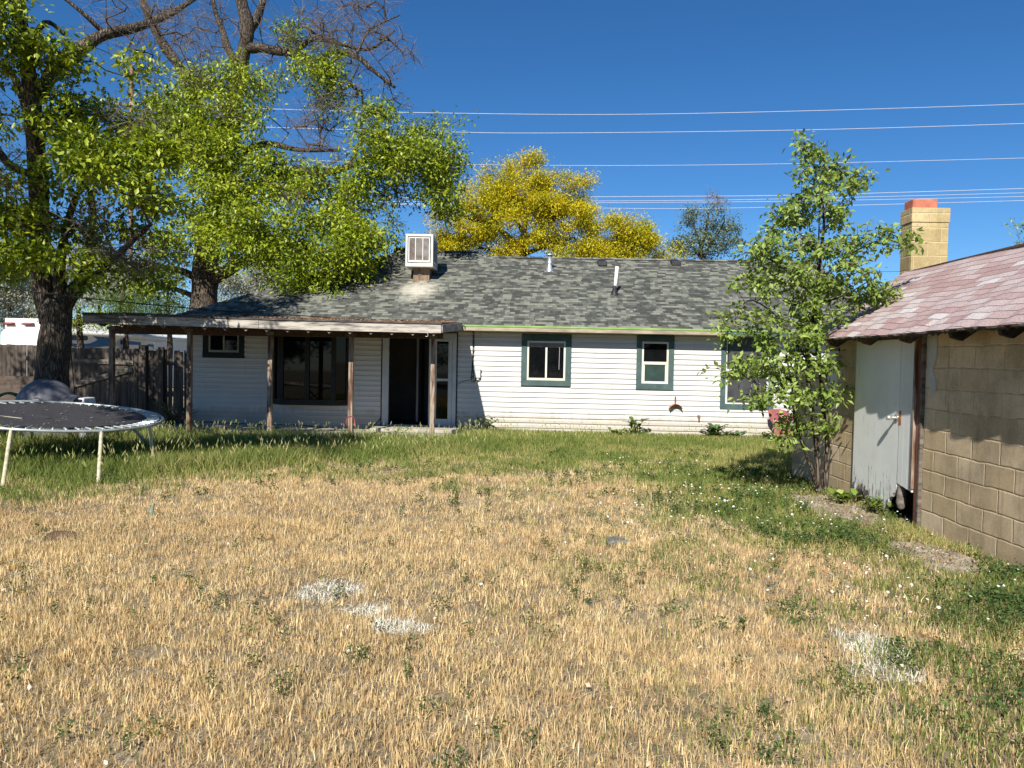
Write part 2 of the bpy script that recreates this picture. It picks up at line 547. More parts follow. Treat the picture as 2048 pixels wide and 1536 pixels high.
for k in range(nz):
    z = Z0 + k * pitch
    cut = []
    for a, b, c, d in ops:
        if z + pitch * .5 > c and z + pitch * .5 < d:
            cut.append((a + .012, b - .012))
    cut.sort()
    segs = []; x = X0
    for a, b in cut:
        segs.append((x, a)); x = b
    segs.append((x, X1))
    for a, b in segs:
        n = len(prof)
        wz = lambda q: 0.0025 * math.sin(q * 1.7 + k * .9) + .0015 * math.sin(q * 5.1 + k)
        cuts = [a]
        while cuts[-1] + .9 < b: cuts.append(cuts[-1] + .6)
        cuts.append(b)
        vs = []
        for q in cuts:
            vs.append((q, HY, z + .0005 + wz(q)))
            for dpt, dz in prof:
                vs.append((q, HY - dpt, min(z + dz, Z1) + wz(q)))
        fs = []
        mm = n + 1
        for i in range(len(cuts) - 1):
            for j in range(n):
                p0 = i * mm + j
                fs.append((p0, p0 + 1, p0 + mm + 1, p0 + mm)[::-1])
        fs.append(tuple(range(mm)))
        fs.append(tuple(range((len(cuts) - 1) * mm, len(cuts) * mm))[::-1])
        mb.add(vs, fs)
obj('wall', mb, M_siding, house)
# shell behind the siding
M_int = pm('interior_plaster', (.10, .095, .09), (.14, .13, .12), 2, .9, bs=0)  # dark tones put the room's shade into the plaster and floor colours
M_floor = pm('interior_floor', (.05, .035, .025), (.08, .055, .04), 2, .6, bs=0)
HB = 26.9
DX0, DX1 = DOOR[0] + .10, DOOR[1] - .10
mb = MB()
mb.box(X0 + .01, DX0, HY + .002, HY + .12, Z0, Z1)
mb.box(DX1, X1 - .01, HY + .002, HY + .12, Z0, Z1)
mb.box(DX0, DX1, HY + .002, HY + .12, DOOR[3] - .1, Z1)
mb.box(DX0 - .4, DX1 + .4, HY + 1.9, HY + 2.0, Z0, Z1)
mb.box(DX0 - .5, DX0 - .4, HY + .125, HY + 2.0, Z0, Z1)
mb.box(DX1 + .4, DX1 + .5, HY + .125, HY + 2.0, Z0, Z1)
obj('inner_wall', mb, M_int, house)
mb = MB(); mb.box(X0 + .2, X1 - .2, HY + .13, HB - .2, Z0 + .02, .03)
obj('floor', mb, M_floor, house)
mb = MB()
mb.box(X0, X0 + .14, HY + .125, HB, Z0, Z1); mb.box(X1 - .14, X1, HY + .125, HB, Z0, Z1)
mb.box(X0 + .14, X1 - .14, HB - .14, HB, Z0, Z1)
obj('outer_wall', mb, M_siding, house)
mb = MB(); mb.box(X0 - .035, X0 + .02, HY - .038, HY + .12, Z0, Z1)
obj('corner_post', mb, pm('dark_green_trim', (.02, .035, .03), (.035, .055, .05), 5, .7), house)

# roof
EY, EZ, SL = 17.2, 2.43, .46
EX0, EX1 = -8.55, 8.25
def roofz(y): return EZ + SL * (y - EY)
BY = 2 * 22.08 - EY
BYL = 2 * 22.5 - EY
A = (EX0, EY, EZ); B_ = (EX1, EY, EZ); C = (EX1, 22.08, roofz(22.08)); D = (-1.28, 22.08, roofz(22.08))
E = (-1.62, 22.5, roofz(22.5)); Fp = (-3.9, 22.5, roofz(22.5)); Gp = (EX0, BYL, EZ); H_ = (EX1, BY, EZ); I_ = (-1.28, BY, EZ)
def subdiv_plane(polyfn, u0, u1, nu, nv): pass
mb = MB()
mb.add([A, B_, C, D, E, Fp], [(0, 1, 2, 3, 4, 5)])
k_ = math.sqrt(1 + SL * SL)
rf = obj('roof', mb, M_roof, house, uv=lambda w: (w.x, (w.y - EY) * k_))
mb = MB()
mb.add([A, Fp, Gp], [(0, 1, 2)])
obj('roof', mb, M_roof, house, uv=lambda w: (w.y * 1.0 + 3, (w.x - EX0) * 1.13))
mb = MB()
mb.add([C, H_, I_, D], [(0, 1, 2, 3)])
mb.add([D, I_, E], [(0, 1, 2)])
mb.add([E, I_, Gp, Fp], [(0, 1, 2, 3)])
obj('roof', mb, M_roof, house, uv=lambda w: (w.x, (BY - w.y) * k_))
# gable wall under the right rake, and soffit
mb = MB()
mb.add([(X1, HY, Z1), (X1, 22.08, roofz(22.08) - .12), (X1, HB, Z1), (X1 - .1, HY, Z1), (X1 - .1, 22.08, roofz(22.08) - .12), (X1 - .1, HB, Z1)],
       [(0, 2, 1), (3, 4, 5), (0, 1, 4, 3), (1, 2, 5, 4)])
obj('gable', mb, M_siding, house)
# ridge and hip caps: real overlapping tabs
def caps(a, b, w=.15, step=.2, lift=.012):
    a = Vector(a); b = Vector(b); L = (b - a).length; d = (b - a).normalized()
    side = d.cross(Vector((0, 0, 1))).normalized()
    mbb = MB(); n = int(L / step)
    for i in range(n):
        p = a + d * (i * step); q = a + d * (i * step + step * 1.15)
        zo = Vector((0, 0, lift)); zt = Vector((0, 0, lift + .02))
        dn = Vector((0, 0, -.055))
        vs = [p + side * w + dn + zo, p + zt, p - side * w + dn + zo, q + side * w + dn + zo * .6, q + zo, q - side * w + dn + zo * .6]
        mbb.add(vs, [(0, 1, 4, 3), (1, 2, 5, 4)])
    return mbb
mb = MB()
for a, b in ((C, D), (E, Fp), (Fp, A), (D, E)):
    c_ = caps(a, b); mb.add(c_.v, c_.f)
obj('ridge_cap', mb, M_roof, house, uv=lambda w: (w.x * 1.3 + w.z, w.y * .7 + .4))
# drip edge (green), fascia, soffit
M_green = pm('lime_drip_edge', (.17, .30, .07), (.28, .42, .12), 2, .5, (1, 1, 1), 0, c3=(.40, .42, .20))
mb = MB()
mb.box(-1.62, EX1, EY - .012, EY + .03, EZ - .035, EZ + .004)
obj('drip_edge', mb, M_green, house)
M_fascia2 = pm('tan_fascia', (.24, .20, .14), (.40, .35, .25), 3, .8, (1, 4, 4), .2)
mb = MB(); mb.box(-1.62, 4.35, EY + .0, EY + .022, EZ - .125, EZ - .036)
obj('fascia', mb, M_fascia2, house)
mb = MB(); mb.box(4.35, EX1, EY + .0, EY + .022, EZ - .135, EZ - .036)
tag(obj('fascia', mb, M_teal, house), label='dark green stretch of fascia at the right end')
mb = MB(); mb.box(-8.5, EX1, EY + .03, HY - .02, EZ - .13, EZ - .10)
obj('soffit', mb, M_fascia2, house)

# windows
def window(name, w, style, m_trim, tw=(.13, .13, .13)):
    a, b, c, d = w
    y = HY - .035
    mb = MB()
    ts, tt, tb = tw
    mb.box(a, a + ts, y, HY + .02, c + tb, d - tt); mb.box(b - ts, b, y, HY + .02, c + tb, d - tt)
    # mitred sill with a sloping top
    mb.box(a, b, y - .004, HY + .02, d - tt + .001, d)
    vs = [(a, y - .01, c), (b, y - .01, c), (b, HY + .02, c), (a, HY + .02, c),
          (a, y - .006, c + tb), (b, y - .006, c + tb), (b, HY + .02, c + tb + .01), (a, HY + .02, c + tb + .01)]
    mb.add(vs, [(0, 3, 2, 1), (4, 5, 6, 7), (0, 1, 5, 4), (1, 2, 6, 5), (2, 3, 7, 6), (3, 0, 4, 7)])
    win = obj('window', mb, m_trim, house, bevel=.003)
    ia, ib, ic, id_ = a + ts, b - ts, c + tb, d - tt
    f = .045 if style != 'blind' else .028
    yf0, yf1 = HY - .018, HY + .03
    fm = M_cream if style in ('slider', 'hung') else M_fascia2
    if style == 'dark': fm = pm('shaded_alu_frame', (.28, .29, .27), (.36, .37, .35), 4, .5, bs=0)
    if style == 'blind': fm = M_white
    mb = MB()
    mb.box(ia, ia + f, yf0, yf1, ic, id_); mb.box(ib - f, ib, yf0, yf1, ic, id_)
    mb.box(ia + f, ib - f, yf0, yf1, ic, ic + f * 1.25); mb.box(ia + f, ib - f, yf0, yf1, id_ - f, id_)
    if style in ('slider', 'dark'):
        xm = (ia + ib) / 2
        mb.box(xm - .022, xm + .022, yf0 + .004, yf1, ic + f * 1.25, id_ - f)
        # sliding sash rails
        mb.box(ia + f, ia + f + .02, yf0 + .012, yf1, ic + f * 1.25, id_ - f)
        mb.box(ib - f - .02, ib - f, yf0 + .008, yf1, ic + f * 1.25, id_ - f)
    else:
        zm = (ic + id_) / 2 - .01
        mb.box(ia + f * .4, ib - f * .4, yf0 - .006, yf1, zm - .033, zm + .033)
        mb.box(ia + f, ia + f + .03, yf0 + .006, yf1, ic + f, zm - .033)
        mb.box(ib - f - .03, ib - f, yf0 + .006, yf1, ic + f, zm - .033)
    obj('frame', mb, fm, win, bevel=.003)
    yg = HY - .010
    if style in ('slider', 'dark'):
        for q0, q1 in ((ia + f, xm - .022), (xm + .022, ib - f)):
            mb = MB(); mb.box(q0, q1, yg, yg + .006, ic + f, id_ - f); obj('pane', mb, M_glass, win)
        if style == 'slider':
            mb = MB(); mb.box(ia + f, ib - f, yg - .012, yg - .002, id_ - f - .10, id_ - f)
            for i in range(5): mb.box(ia + f, ib - f, yg - .014, yg - .001, id_ - f - .10 + i * .02, id_ - f - .095 + i * .02)
            obj('blind', mb, pm('grey_blind', (.16, .15, .14), (.22, .21, .2), 4, .7, bs=0), win)
            mb = MB(); mb.tube([(ib - f - .10, yg - .012, id_ - f - .08), (ib - f - .105, yg - .012, id_ - f - .62)], .004, 5)
            obj('blind_cord', mb, M_white, win)
    else:
        m1, m2 = (M_glass, M_glass2) if style == 'hung' else (M_glass, M_glass)
        mb = MB(); mb.box(ia + f * .4, ib - f * .4, yg, yg + .006, zm + .033, id_ - f); obj('pane', mb, m1, win)
        mb = MB(); mb.box(ia + f, ib - f, yg + .002, yg + .008, ic + f, zm - .033); obj('pane', mb, m2, win)
        if style == 'blind':
            mb = MB()
            z = ic + f + .02
            while z < id_ - f:
                if abs(z - zm) > .045:
                    mb.box(ia + f + .02, ib - f - .02, yg - .010, yg - .002, z, z + .017)
                z += .025
            obj('blind', mb, pm('grey_slats', (.055, .056, .06), (.095, .096, .10), 4, .6, bs=0), win)
    return win
tag(window('A', W_A, 'slider', M_teal, (.135, .165, .13)), label='wide sliding window in teal trim')
tag(window('B', W_B, 'hung', M_teal, (.125, .14, .14)), label='narrow double-hung window in teal trim')
tag(window('C', W_C, 'blind', M_teal, (.12, .14, .12)), label='tall window with slatted blind behind the young tree')
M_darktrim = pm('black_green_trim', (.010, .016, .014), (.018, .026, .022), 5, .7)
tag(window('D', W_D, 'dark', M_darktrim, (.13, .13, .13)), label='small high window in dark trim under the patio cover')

# bay window: slightly projecting, three lights, dark brown
M_bay = pm('dark_brown_bay', (.012, .010, .008), (.026, .022, .018), 4, .6, (1, 1, 4), .15)
a, b, c, d = BAY
yb = HY - .30
side = .28
pts = [(a, HY), (a + side, yb), (a + .60 + .0, yb), (b - side, yb), (b, HY)]
foot = [(a, HY + .02), (a + side, yb), (b - side, yb), (b, HY + .02)]
mb = MB()
def slab(poly, z0, z1, grow=0):
    n = len(poly)
    vs = [(x, y, z0) for x, y in poly] + [(x, y, z1) for x, y in poly]
    mb.add(vs, [tuple(range(n))[::-1], tuple(range(n, 2 * n))] + [(i, (i + 1) % n, (i + 1) % n + n, i + n) for i in range(n)])
slab([(a - .02, HY + .02), (a + side - .01, yb - .03), (b - side + .01, yb - .03), (b + .02, HY + .02)], c, c + .13)
bay = obj('bay_window', mb, M_bay, house, bevel=.006)
mb = MB()
slab([(a - .02, HY + .02), (a + side - .01, yb - .03), (b - side + .01, yb - .03), (b + .02, HY + .02)], d - .16, d)
obj('head', mb, M_bay, bay, bevel=.006)
for q_ in (a, b):
    mb = MB(); mb.box(q_ - .045, q_ + .045, HY - .04, HY + .03, c, d); obj('side_trim', mb, M_bay, bay)
corners = [(a, HY), (a + side, yb), (a + side + (b - a - 2 * side) * .5, yb), (b - side, yb), (b, HY)]
mb = MB()
for (x, y) in corners:
    wv = .05
    mb.box(x - wv, x + wv, y - .012, y + .05, c + .13, d - .16)
obj('frame', mb, M_bay, bay, bevel=.004)
for (p, q) in zip(corners[:-1], corners[1:]):
    p3 = Vector((p[0], p[1] + .03, 0)); q3 = Vector((q[0], q[1] + .03, 0)); dd = (q3 - p3).normalized()
    p3 += dd * .02; q3 -= dd * .02
    mb = MB(); nrm = Vector((dd.y, -dd.x, 0)) * .01
    mb.add([(p3.x, p3.y, c + .13), (q3.x, q3.y, c + .13), (q3.x, q3.y, d - .16), (p3.x, p3.y, d - .16),
            (p3.x - nrm.x, p3.y - nrm.y, c + .13), (q3.x - nrm.x, q3.y - nrm.y, c + .13), (q3.x - nrm.x, q3.y - nrm.y, d - .16), (p3.x - nrm.x, p3.y - nrm.y, d - .16)],
           [(0, 1, 2, 3), (7, 6, 5, 4), (0, 4, 5, 1), (1, 5, 6, 2), (2, 6, 7, 3), (3, 7, 4, 0)])
    obj('pane', mb, M_glass3, bay)

# doorway: white frame, dark opening, glazed side door on the right
a, b, c, d = DOOR
M_wf = pm('white_door_paint', (.42, .44, .45), (.52, .53, .53), 3, .5, bs=0)
yd = HY - .05
xo = P(858, 760, HY).x; xm0 = P(866, 760, HY).x
mb = MB()
mb.box(a, a + .155, yd, HY + .11, c - .05, d)
mb.box(a + .155, b - .10, yd, HY + .11, d - .11, d)
mb.box(b - .10, b, yd, HY + .11, c - .05, d)
mb.box(a + .155, b - .10, yd + .02, HY + .11, c - .05, c + .035)
dfr = obj('doorway', mb, M_wf, house, bevel=.004)
mb = MB()
mb.box(a + .155, a + .175, yd + .015, HY + .10, c + .035, d - .11)
obj('weather_strip', mb, M_black, dfr)
for z in (c + .25, c + 1.05, c + 1.85):
    mb = MB(); mb.box(a + .157, a + .185, yd - .006, yd + .02, z - .05, z + .05)
    obj('hinge', mb, M_black, dfr)
# half open inner door seen edge on
mb = MB(); xd = P(834, 760, HY).x
mb.bar((xd - .01, HY + .12, (c + d) / 2), (xd + .02, HY + .95, (c + d) / 2), .045, d - c - .2)
obj('door', mb, pm('grey_inner_door', (.10, .10, .10), (.13, .13, .13), 3, .5, bs=0), house)
# glazed panel: stiles, rails, two panes
sp = P(873.5, 760, HY).x; sq = P(896.5, 760, HY).x
zt = P(885, 683, HY).z; zm1 = P(885, 757, HY).z; zm2 = P(885, 762, HY).z; zb = P(885, 837.5, HY).z
mb = MB()
mb.box(xo, sp, yd - .01, yd + .05, c + .036, d - .112)
mb.box(sq, b - .102, yd - .01, yd + .05, c + .036, d - .112)
mb.box(sp, sq, yd - .01, yd + .05, c + .036, zb); mb.box(sp, sq, yd - .01, yd + .05, zt, d - .112); mb.box(sp, sq, yd - .012, yd + .05, zm1, zm2)
sdn = obj('side_light', mb, M_wf, house, bevel=.005)
for z0_, z1_ in ((zb, zm1), (zm2, zt)):
    mb = MB(); mb.box(sp, sq, yd + .012, yd + .02, z0_, z1_); obj('pane', mb, M_glass3, sdn)
# black foam line round the frame
mb = MB(); mb.box(b + .001, b + .03, HY - .036, HY + .01, c - .05, d + .025); mb.box(a - .03, a - .001, HY - .036, HY + .01, c - .05, d + .025)
mb.box(a - .03, b + .03, HY - .036, HY + .01, d + .026, d + .05)
obj('door_gasket', mb, M_black, house)

# utility box, cable, faucet, hose hanger
p = P(955, 747, HY)
mb = MB(); mb.box(p.x - .075, p.x + .075, HY - .11, HY - .02, p.z - .10, p.z + .10)
mb.box(p.x - .085, p.x + .085, HY - .12, HY - .019, p.z + .085, p.z + .11)
ub = obj('utility_box', mb, M_metalbox, house, bevel=.006)
mb = MB(); mb.box(p.x - .02, p.x + .04, HY - .085, HY - .02, p.z - .15, p.z - .101); obj('conduit_cap', mb, M_white, ub, bevel=.004)
mb = MB()
q0 = P(927, 651, 17.1); q1 = P(946, 664, HY - .02); q2 = P(946, 700, HY - .03); q3 = P(944, 740, HY - .03); q4 = P(943, 757, HY - .03)
mb.tube([q0, (q0 + q1) / 2 + Vector((0, 0, -.04)), q1, q2, q3, q4], .011, 6)
mb.tube([P(948, 660, HY - .03), P(948, 700, HY - .035), P(946, 735, HY - .03), P(947, 756, HY - .03)], .008, 6)
for r_, cx in ((.055, 946), (.04, 949)):
    cc = P(cx, 758, HY - .035)
    mb.tube([(cc.x + r_ * math.cos(t), HY - .035, cc.z + r_ * 1.3 * math.sin(t)) for t in np.linspace(0, 2 * math.pi, 14)], .006, 5)
mb.tube([P(944, 759, HY - .03), P(928, 762, HY - .03), P(918, 767, HY - .03), P(914, 772, HY - .03)], .006, 5)
obj('cable', mb, M_rubber, house, smooth=True)
mb = MB()
pts = [(381, 846), (420, 846), (450, 848), (500, 850), (550, 851), (600, 852), (640, 856), (685, 861), (715, 862), (735, 858), (752, 850), (761, 838)]
mb.tube([P(x, y - 2, HY - .04) for x, y in pts], .009, 6)
obj('ground_cable', mb, M_rubber, house, smooth=True)
p = P(1396, 833, HY)
mb = MB(); mb.tube([(p.x, HY - .02, p.z), (p.x, HY - .10, p.z - .005), (p.x, HY - .12, p.z - .05)], .016, 8)
mb.lathe([(0.001, .0), (.035, .002), (.038, .012), (.02, .018), (.001, .02)], (p.x, HY - .085, p.z + .02), 10)
mb.tube([(p.x, HY - .085, p.z), (p.x, HY - .085, p.z + .03)], .007, 6)
obj('faucet', mb, M_rust, house, smooth=True)
p = P(1350, 809, HY)
mb = MB()
arc = [(p.x - .155 + .31 * t, p.z - .13 + .15 * math.sin(math.pi * (.06 + .88 * t)) ** .7) for t in np.linspace(0, 1, 13)]
vs = [(x, HY - .18, z) for x, z in arc] + [(x, HY - .02, z) for x, z in arc]
n = len(arc)
vs += [(x, HY - .18, z - .006) for x, z in arc] + [(x, HY - .02, z - .006) for x, z in arc]
fs = []
for i in range(n - 1):
    fs += [(i, i + 1, i + 1 + n, i + n), (i + 2 * n, i + 3 * n, i + 3 * n + 1, i + 2 * n + 1), (i, i + 2 * n, i + 2 * n + 1, i + 1)]
mb.add(vs, fs)
hh = obj('hose_hanger', mb, M_rust, house)
mb = MB(); mb.bar((p.x + .0, HY - .03, p.z - .02), (p.x + .0, HY - .03, p.z + .19), .035, .012, up=(0, 1, 0)); obj('bracket', mb, pm('maroon_bar', (.13, .05, .05), (.2, .08, .07), 9, .7), hh)

# roof vents, pipes, small chimney
def roof_vent(px, py, w=.27):
    q = ray(px, py); t = (EZ - SL * EY - 1.6) / (q.z - SL * q.y); y = q.y * t; x = q.x * t
    z = roofz(y)
    mb = MB()
    vs = [(x - w / 2, y - .16, z - .06), (x + w / 2, y - .16, z - .06), (x + w / 2, y + .22, z + .08), (x - w / 2, y + .22, z + .08),
          (x - w / 2 + .01, y - .15, z + .075), (x + w / 2 - .01, y - .15, z + .075), (x + w / 2 - .03, y + .18, z + .16), (x - w / 2 + .03, y + .18, z + .16)]
    mb.add(vs, [(0, 3, 2, 1), (4, 5, 6, 7), (0, 1, 5, 4), (1, 2, 6, 5), (2, 3, 7, 6), (3, 0, 4, 7)])
    return obj('roof_vent', mb, M_black, house, bevel=.02)
for a_ in ((1204, 529), (1351, 528.5), (1489, 529), (912, 513)): roof_vent(*a_)
def onroof(px, py):
    q = ray(px, py); t = (EZ - SL * EY - 1.6) / (q.z - SL * q.y)
    return Vector((q.x * t, q.y * t, 1.6 + q.z * t))
b0 = onroof(1099, 540)
mb = MB(); mb.lathe([(.11, -.06), (.075, .1), (.06, .14), (.06, .40), (.001, .40)], b0, 14)
mb.lathe([(.062, .16), (.072, .165), (.072, .19), (.062, .195)], b0, 14)
fl = obj('flue_pipe', mb, M_galv, house, smooth=True)
mb = MB(); mb.lathe([(.105, .405), (.11, .415), (.055, .45), (.02, .475), (.001, .48)], b0, 14); obj('rain_cap', mb, M_galv, fl, smooth=True)
b0 = onroof(1229, 588)
mb = MB(); tp = b0 + Vector((.05, 0, .70)); mb.tube([b0, tp], .045, 12)
pv = obj('vent_pipe', mb, M_pvc, house, smooth=True)
mb = MB(); mb.lathe([(.12, -.05), (.075, .06), (.075, .09), (.055, .10), (.055, .2), (.046, .21)], b0, 12); obj('pipe_boot', mb, M_black, pv, smooth=True)
mb = MB(); q = P(805, 503, 22.95); mb.box(q.x - .24, q.x + .24, 22.75, 23.15, 4.3, q.z + .03); mb.box(q.x - .19, q.x + .19, 22.8, 23.1, q.z + .03, q.z + .10)
obj('chimney', mb, pm('sooty_brick', (.05, .03, .025), (.14, .06, .045), 9, .9), house)

# ------------------------------------------------------------------ evaporative cooler on the roof
cx0, cx1 = P(811, 500, 19.75).x, P(866, 500, 19.75).x
cz0, cz1 = P(838, 533, 19.75).z, P(838, 468, 19.75).z
cy0, cy1 = 19.75, 20.72
base = onroof(842, 558)
cool = empty('evaporative_cooler', base, 'white boxy evaporative cooler on a rusty duct on the house roof', 'roof cooler')
M_ck = pm('chalky_white_metal', (.54, .53, .49), (.62, .61, .57), 5, .55, bs=.05)
mb = MB()
e = .055
mb.box(cx0, cx1, cy0, cy1, cz0, cz0 + .09); mb.box(cx0, cx1, cy0, cy1, cz1 - .06, cz1)
for x in (cx0, cx1 - e):
    for y in (cy0, cy1 - e): mb.box(x, x + e, y, y + e, cz0 + .09, cz1 - .06)
mb.box(cx0 + .02, cx1 - .02, cy0 + .05, cy1 - .05, cz0 + .09, cz0 + .1)
obj('cabinet', mb, M_ck, cool, bevel=.012)
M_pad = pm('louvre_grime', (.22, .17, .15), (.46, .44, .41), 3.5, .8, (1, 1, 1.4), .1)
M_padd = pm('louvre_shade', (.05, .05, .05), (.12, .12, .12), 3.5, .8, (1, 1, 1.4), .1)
def louvre(o0, ax, L, z0, z1, mpad, yout):
    """louvre panel on a vertical face; ax unit vector along the face"""
    ax = Vector(ax); o0 = Vector(o0); out = Vector(yout)
    mb = MB()
    def bb(u0, u1, a0, a1, d0, d1):
        p = [o0 + ax * u + out * dd for u in (u0, u1) for dd in (d0, d1)]
        vs = [(p[0].x, p[0].y, a0), (p[2].x, p[2].y, a0), (p[3].x, p[3].y, a0), (p[1].x, p[1].y, a0),
              (p[0].x, p[0].y, a1), (p[2].x, p[2].y, a1), (p[3].x, p[3].y, a1), (p[1].x, p[1].y, a1)]
        mb.add(vs, [(0, 3, 2, 1), (4, 5, 6, 7), (0, 1, 5, 4), (1, 2, 6, 5), (2, 3, 7, 6), (3, 0, 4, 7)])
    bb(0, L, z0, z0 + .05, -.02, .012); bb(0, L, z1 - .03, z1, -.02, .012)
    bb(0, .03, z0 + .05, z1 - .03, -.02, .012); bb(L - .03, L, z0 + .05, z1 - .03, -.02, .012)
    for t in (1 / 3, 2 / 3): bb(L * t - .012, L * t + .012, z0 + .05, z1 - .03, -.02, .013)
    fr = obj('louvre_panel', mb, M_ck, cool, bevel=.003)
    mb = MB()
    z = z0 + .05
    while z < z1 - .045:
        p = o0 + ax * .03; q = o0 + ax * (L - .03)
        vs = [p - out * .022 + Vector((0, 0, z + .02 - p.z)), q - out * .022 + Vector((0, 0, z + .02 - q.z)),
              q + out * .003 + Vector((0, 0, z - q.z)), p + out * .003 + Vector((0, 0, z - p.z))]
        mb.add(vs, [(0, 1, 2, 3)])
        z += .021
    bb(.03, L - .03, z0 + .05, z1 - .03, -.04, -.03)
    obj('louvres', mb, mpad, fr)
louvre((cx0 + .075, cy0, 0), (1, 0, 0), cx1 - cx0 - .15, cz0 + .11, cz1 - .085, M_pad, (0, -1, 0))
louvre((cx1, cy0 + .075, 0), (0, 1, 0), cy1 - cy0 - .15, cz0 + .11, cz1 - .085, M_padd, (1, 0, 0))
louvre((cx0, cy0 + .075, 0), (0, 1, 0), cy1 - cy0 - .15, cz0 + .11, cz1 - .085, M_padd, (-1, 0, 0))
mb = MB(); dx0, dx1 = P(826, 545, 19.95).x, P(858, 545, 19.95).x
mb.box(dx0, dx1, 20.0, 20.5, roofz(20.0) - .1, cz0)
du = obj('duct', mb, M_rustdark, cool)
mb = MB(); zc = (roofz(20.0) + cz0) / 2; xc = (dx0 + dx1) / 2 - .04
mb.tube([(xc, 20.0, zc + .02), (xc, 19.985, zc + .02)], .06, 16); obj('cover_plate', mb, pm('grey_disc', (.14, .13, .11), (.2, .18, .15), 8, .6), du)
for x in (dx0 + .03, dx1 - .03):
    mb = MB(); mb.bar((x, 19.86, roofz(19.86)), (x, 19.86, roofz(19.86) + .14), .018, .018, up=(0, 1, 0)); obj('stand_leg', mb, M_rustdark, cool)
for x in (cx0 + .12, cx1 - .06):
    mb = MB(); mb.bar((x, 20.6, roofz(20.6)), (x, 20.6, cz0 + .01), .03, .03, up=(0, 1, 0)); obj('stand_leg', mb, M_rust, cool)

# satellite dish on the right end of the roof
q = P(1607, 490, 21.9)
dish = empty('satellite_dish', (q.x, 21.9, roofz(21.9)), 'grey satellite dish on the right end of the house roof behind the young tree', 'satellite dish')
mb = MB()
tilt = Matrix.Translation(q) @ Matrix.Rotation(R(-25), 4, 'Z') @ Matrix.Rotation(R(62), 4, 'X')
prof = [(.001, 0.0), (.1, .008), (.2, .032), (.28, .065), (.283, .060), (.2, .02), (.1, -.004), (.001, -.012)]
mb.lathe(prof, (0, 0, 0), 24, 1, .92)
mb.v = [tuple(tilt @ Vector(v)) for v in mb.v]
obj('reflector', mb, pm('dish_grey', (.13, .14, .15), (.18, .19, .20), 4, .5, bs=0), dish, smooth=True)
mb = MB(); mb.tube([(q.x, 21.98, roofz(21.9) - .1), (q.x, 21.98, q.z - .1), (q.x, 21.95, q.z)], .022, 8); obj('mast', mb, M_galv, dish, smooth=True)
mb = MB(); tip = tilt @ Vector((0, .1, .38)); mb.tube([tilt @ Vector((0, .25, .05)), tip], .012, 6); mb.tube([tip, tilt @ Vector((0, .08, .31))], .03, 8); obj('receiver_arm', mb, M_galv, dish, smooth=True)

# ------------------------------------------------------------------ patio cover
cover = empty('patio_cover', (-5.2, 15.5, -.04), 'weathered wooden patio cover with debris-strewn roof along the left of the house', 'patio cover')
FY = 14.68
fl_ = P(165, 645.5, FY); fr_ = P(882, 666, FY)
xl, xr = fl_.x, fr_.x
zl, zr = fl_.z, fr_.z
def fz(x): return zl + (zr - zl) * (x - xl) / (xr - xl) - .012 * math.sin(math.pi * (x - xl) / (xr - xl))
fh = .172
def strip(x0, x1, y0, y1, off0, off1, n=12):
    mbb = MB()
    for i in range(n + 1):
        x = x0 + (x1 - x0) * i / n
        for y in (y0, y1):
            for o_ in (off0, off1): mbb.v.append((x, y, fz(x) + o_))
    for i in range(n):
        a = i * 4; b = a + 4
        mbb.f += [(a, b, b + 1, a + 1), (a + 2, a + 3, b + 3, b + 2), (a + 1, b + 1, b + 3, a + 3), (a, a + 2, b + 2, b)]
    mbb.f += [(0, 1, 3, 2), (n * 4, n * 4 + 2, n * 4 + 3, n * 4 + 1)]
    return mbb
xj = P(517, 650, FY).x
obj('fascia_board', strip(xl, xj - .003, FY, FY + .04, 0, fh), M_fasc, cover)
obj('fascia_board', strip(xj + .003, xr, FY + .004, FY + .044, -.004, fh - .004), M_fasc, cover)
M_edge = pm('black_roll_edge', (.03, .028, .027), (.10, .09, .085), 5, .8, (1, 6, 6), .3, c3=(.3, .28, .26))
obj('drip_strip', strip(xl - .01, xr + .01, FY - .02, FY + .05, fh + .001, fh + .035), M_edge, cover)
# roof deck from the fascia up to the main eave, right edge slants to the house
M_deck = pm('tar_roofing', (.12, .075, .05), (.30, .17, .10), 2.5, .95, bs=.6, bd=.01, c3=(.36, .30, .22))
rb = P(927, 649, EY)
mb = MB()
nn = 14
for i in range(nn + 1):
    t = i / nn
    x0_ = xl + (xr - xl) * t; x1_ = xl + (rb.x - .06 - xl) * t
    for (x, y, z) in ((x0_, FY + .01, fz(x0_) + fh + .037), (x1_, EY + .12, EZ + .065), (x0_, FY + .01, fz(x0_) + fh - .02), (x1_, EY + .12, EZ - .02)):
        mb.v.append((x, y, z))
for i in range(nn):
    a = i * 4; b = a + 4
    mb.f += [(a, b, b + 1, a + 1), (a + 2, a + 3, b + 3, b + 2)]
mb.f += [(nn * 4, nn * 4 + 2, nn * 4 + 3, nn * 4 + 1), (0, 1, 3, 2)]
obj('roof_deck', mb, M_deck, cover)
mb = MB(); mb.bar((xr + .01, FY + .03, fz(xr) + fh / 2), (rb.x - .05, EY, EZ - .03), .04, fh * .92)
obj('barge_board', mb, pm('torn_grey_board', (.18, .16, .14), (.42, .39, .34), 3, .9, (4, 1, 4), .7, .01), cover, bevel=.004)
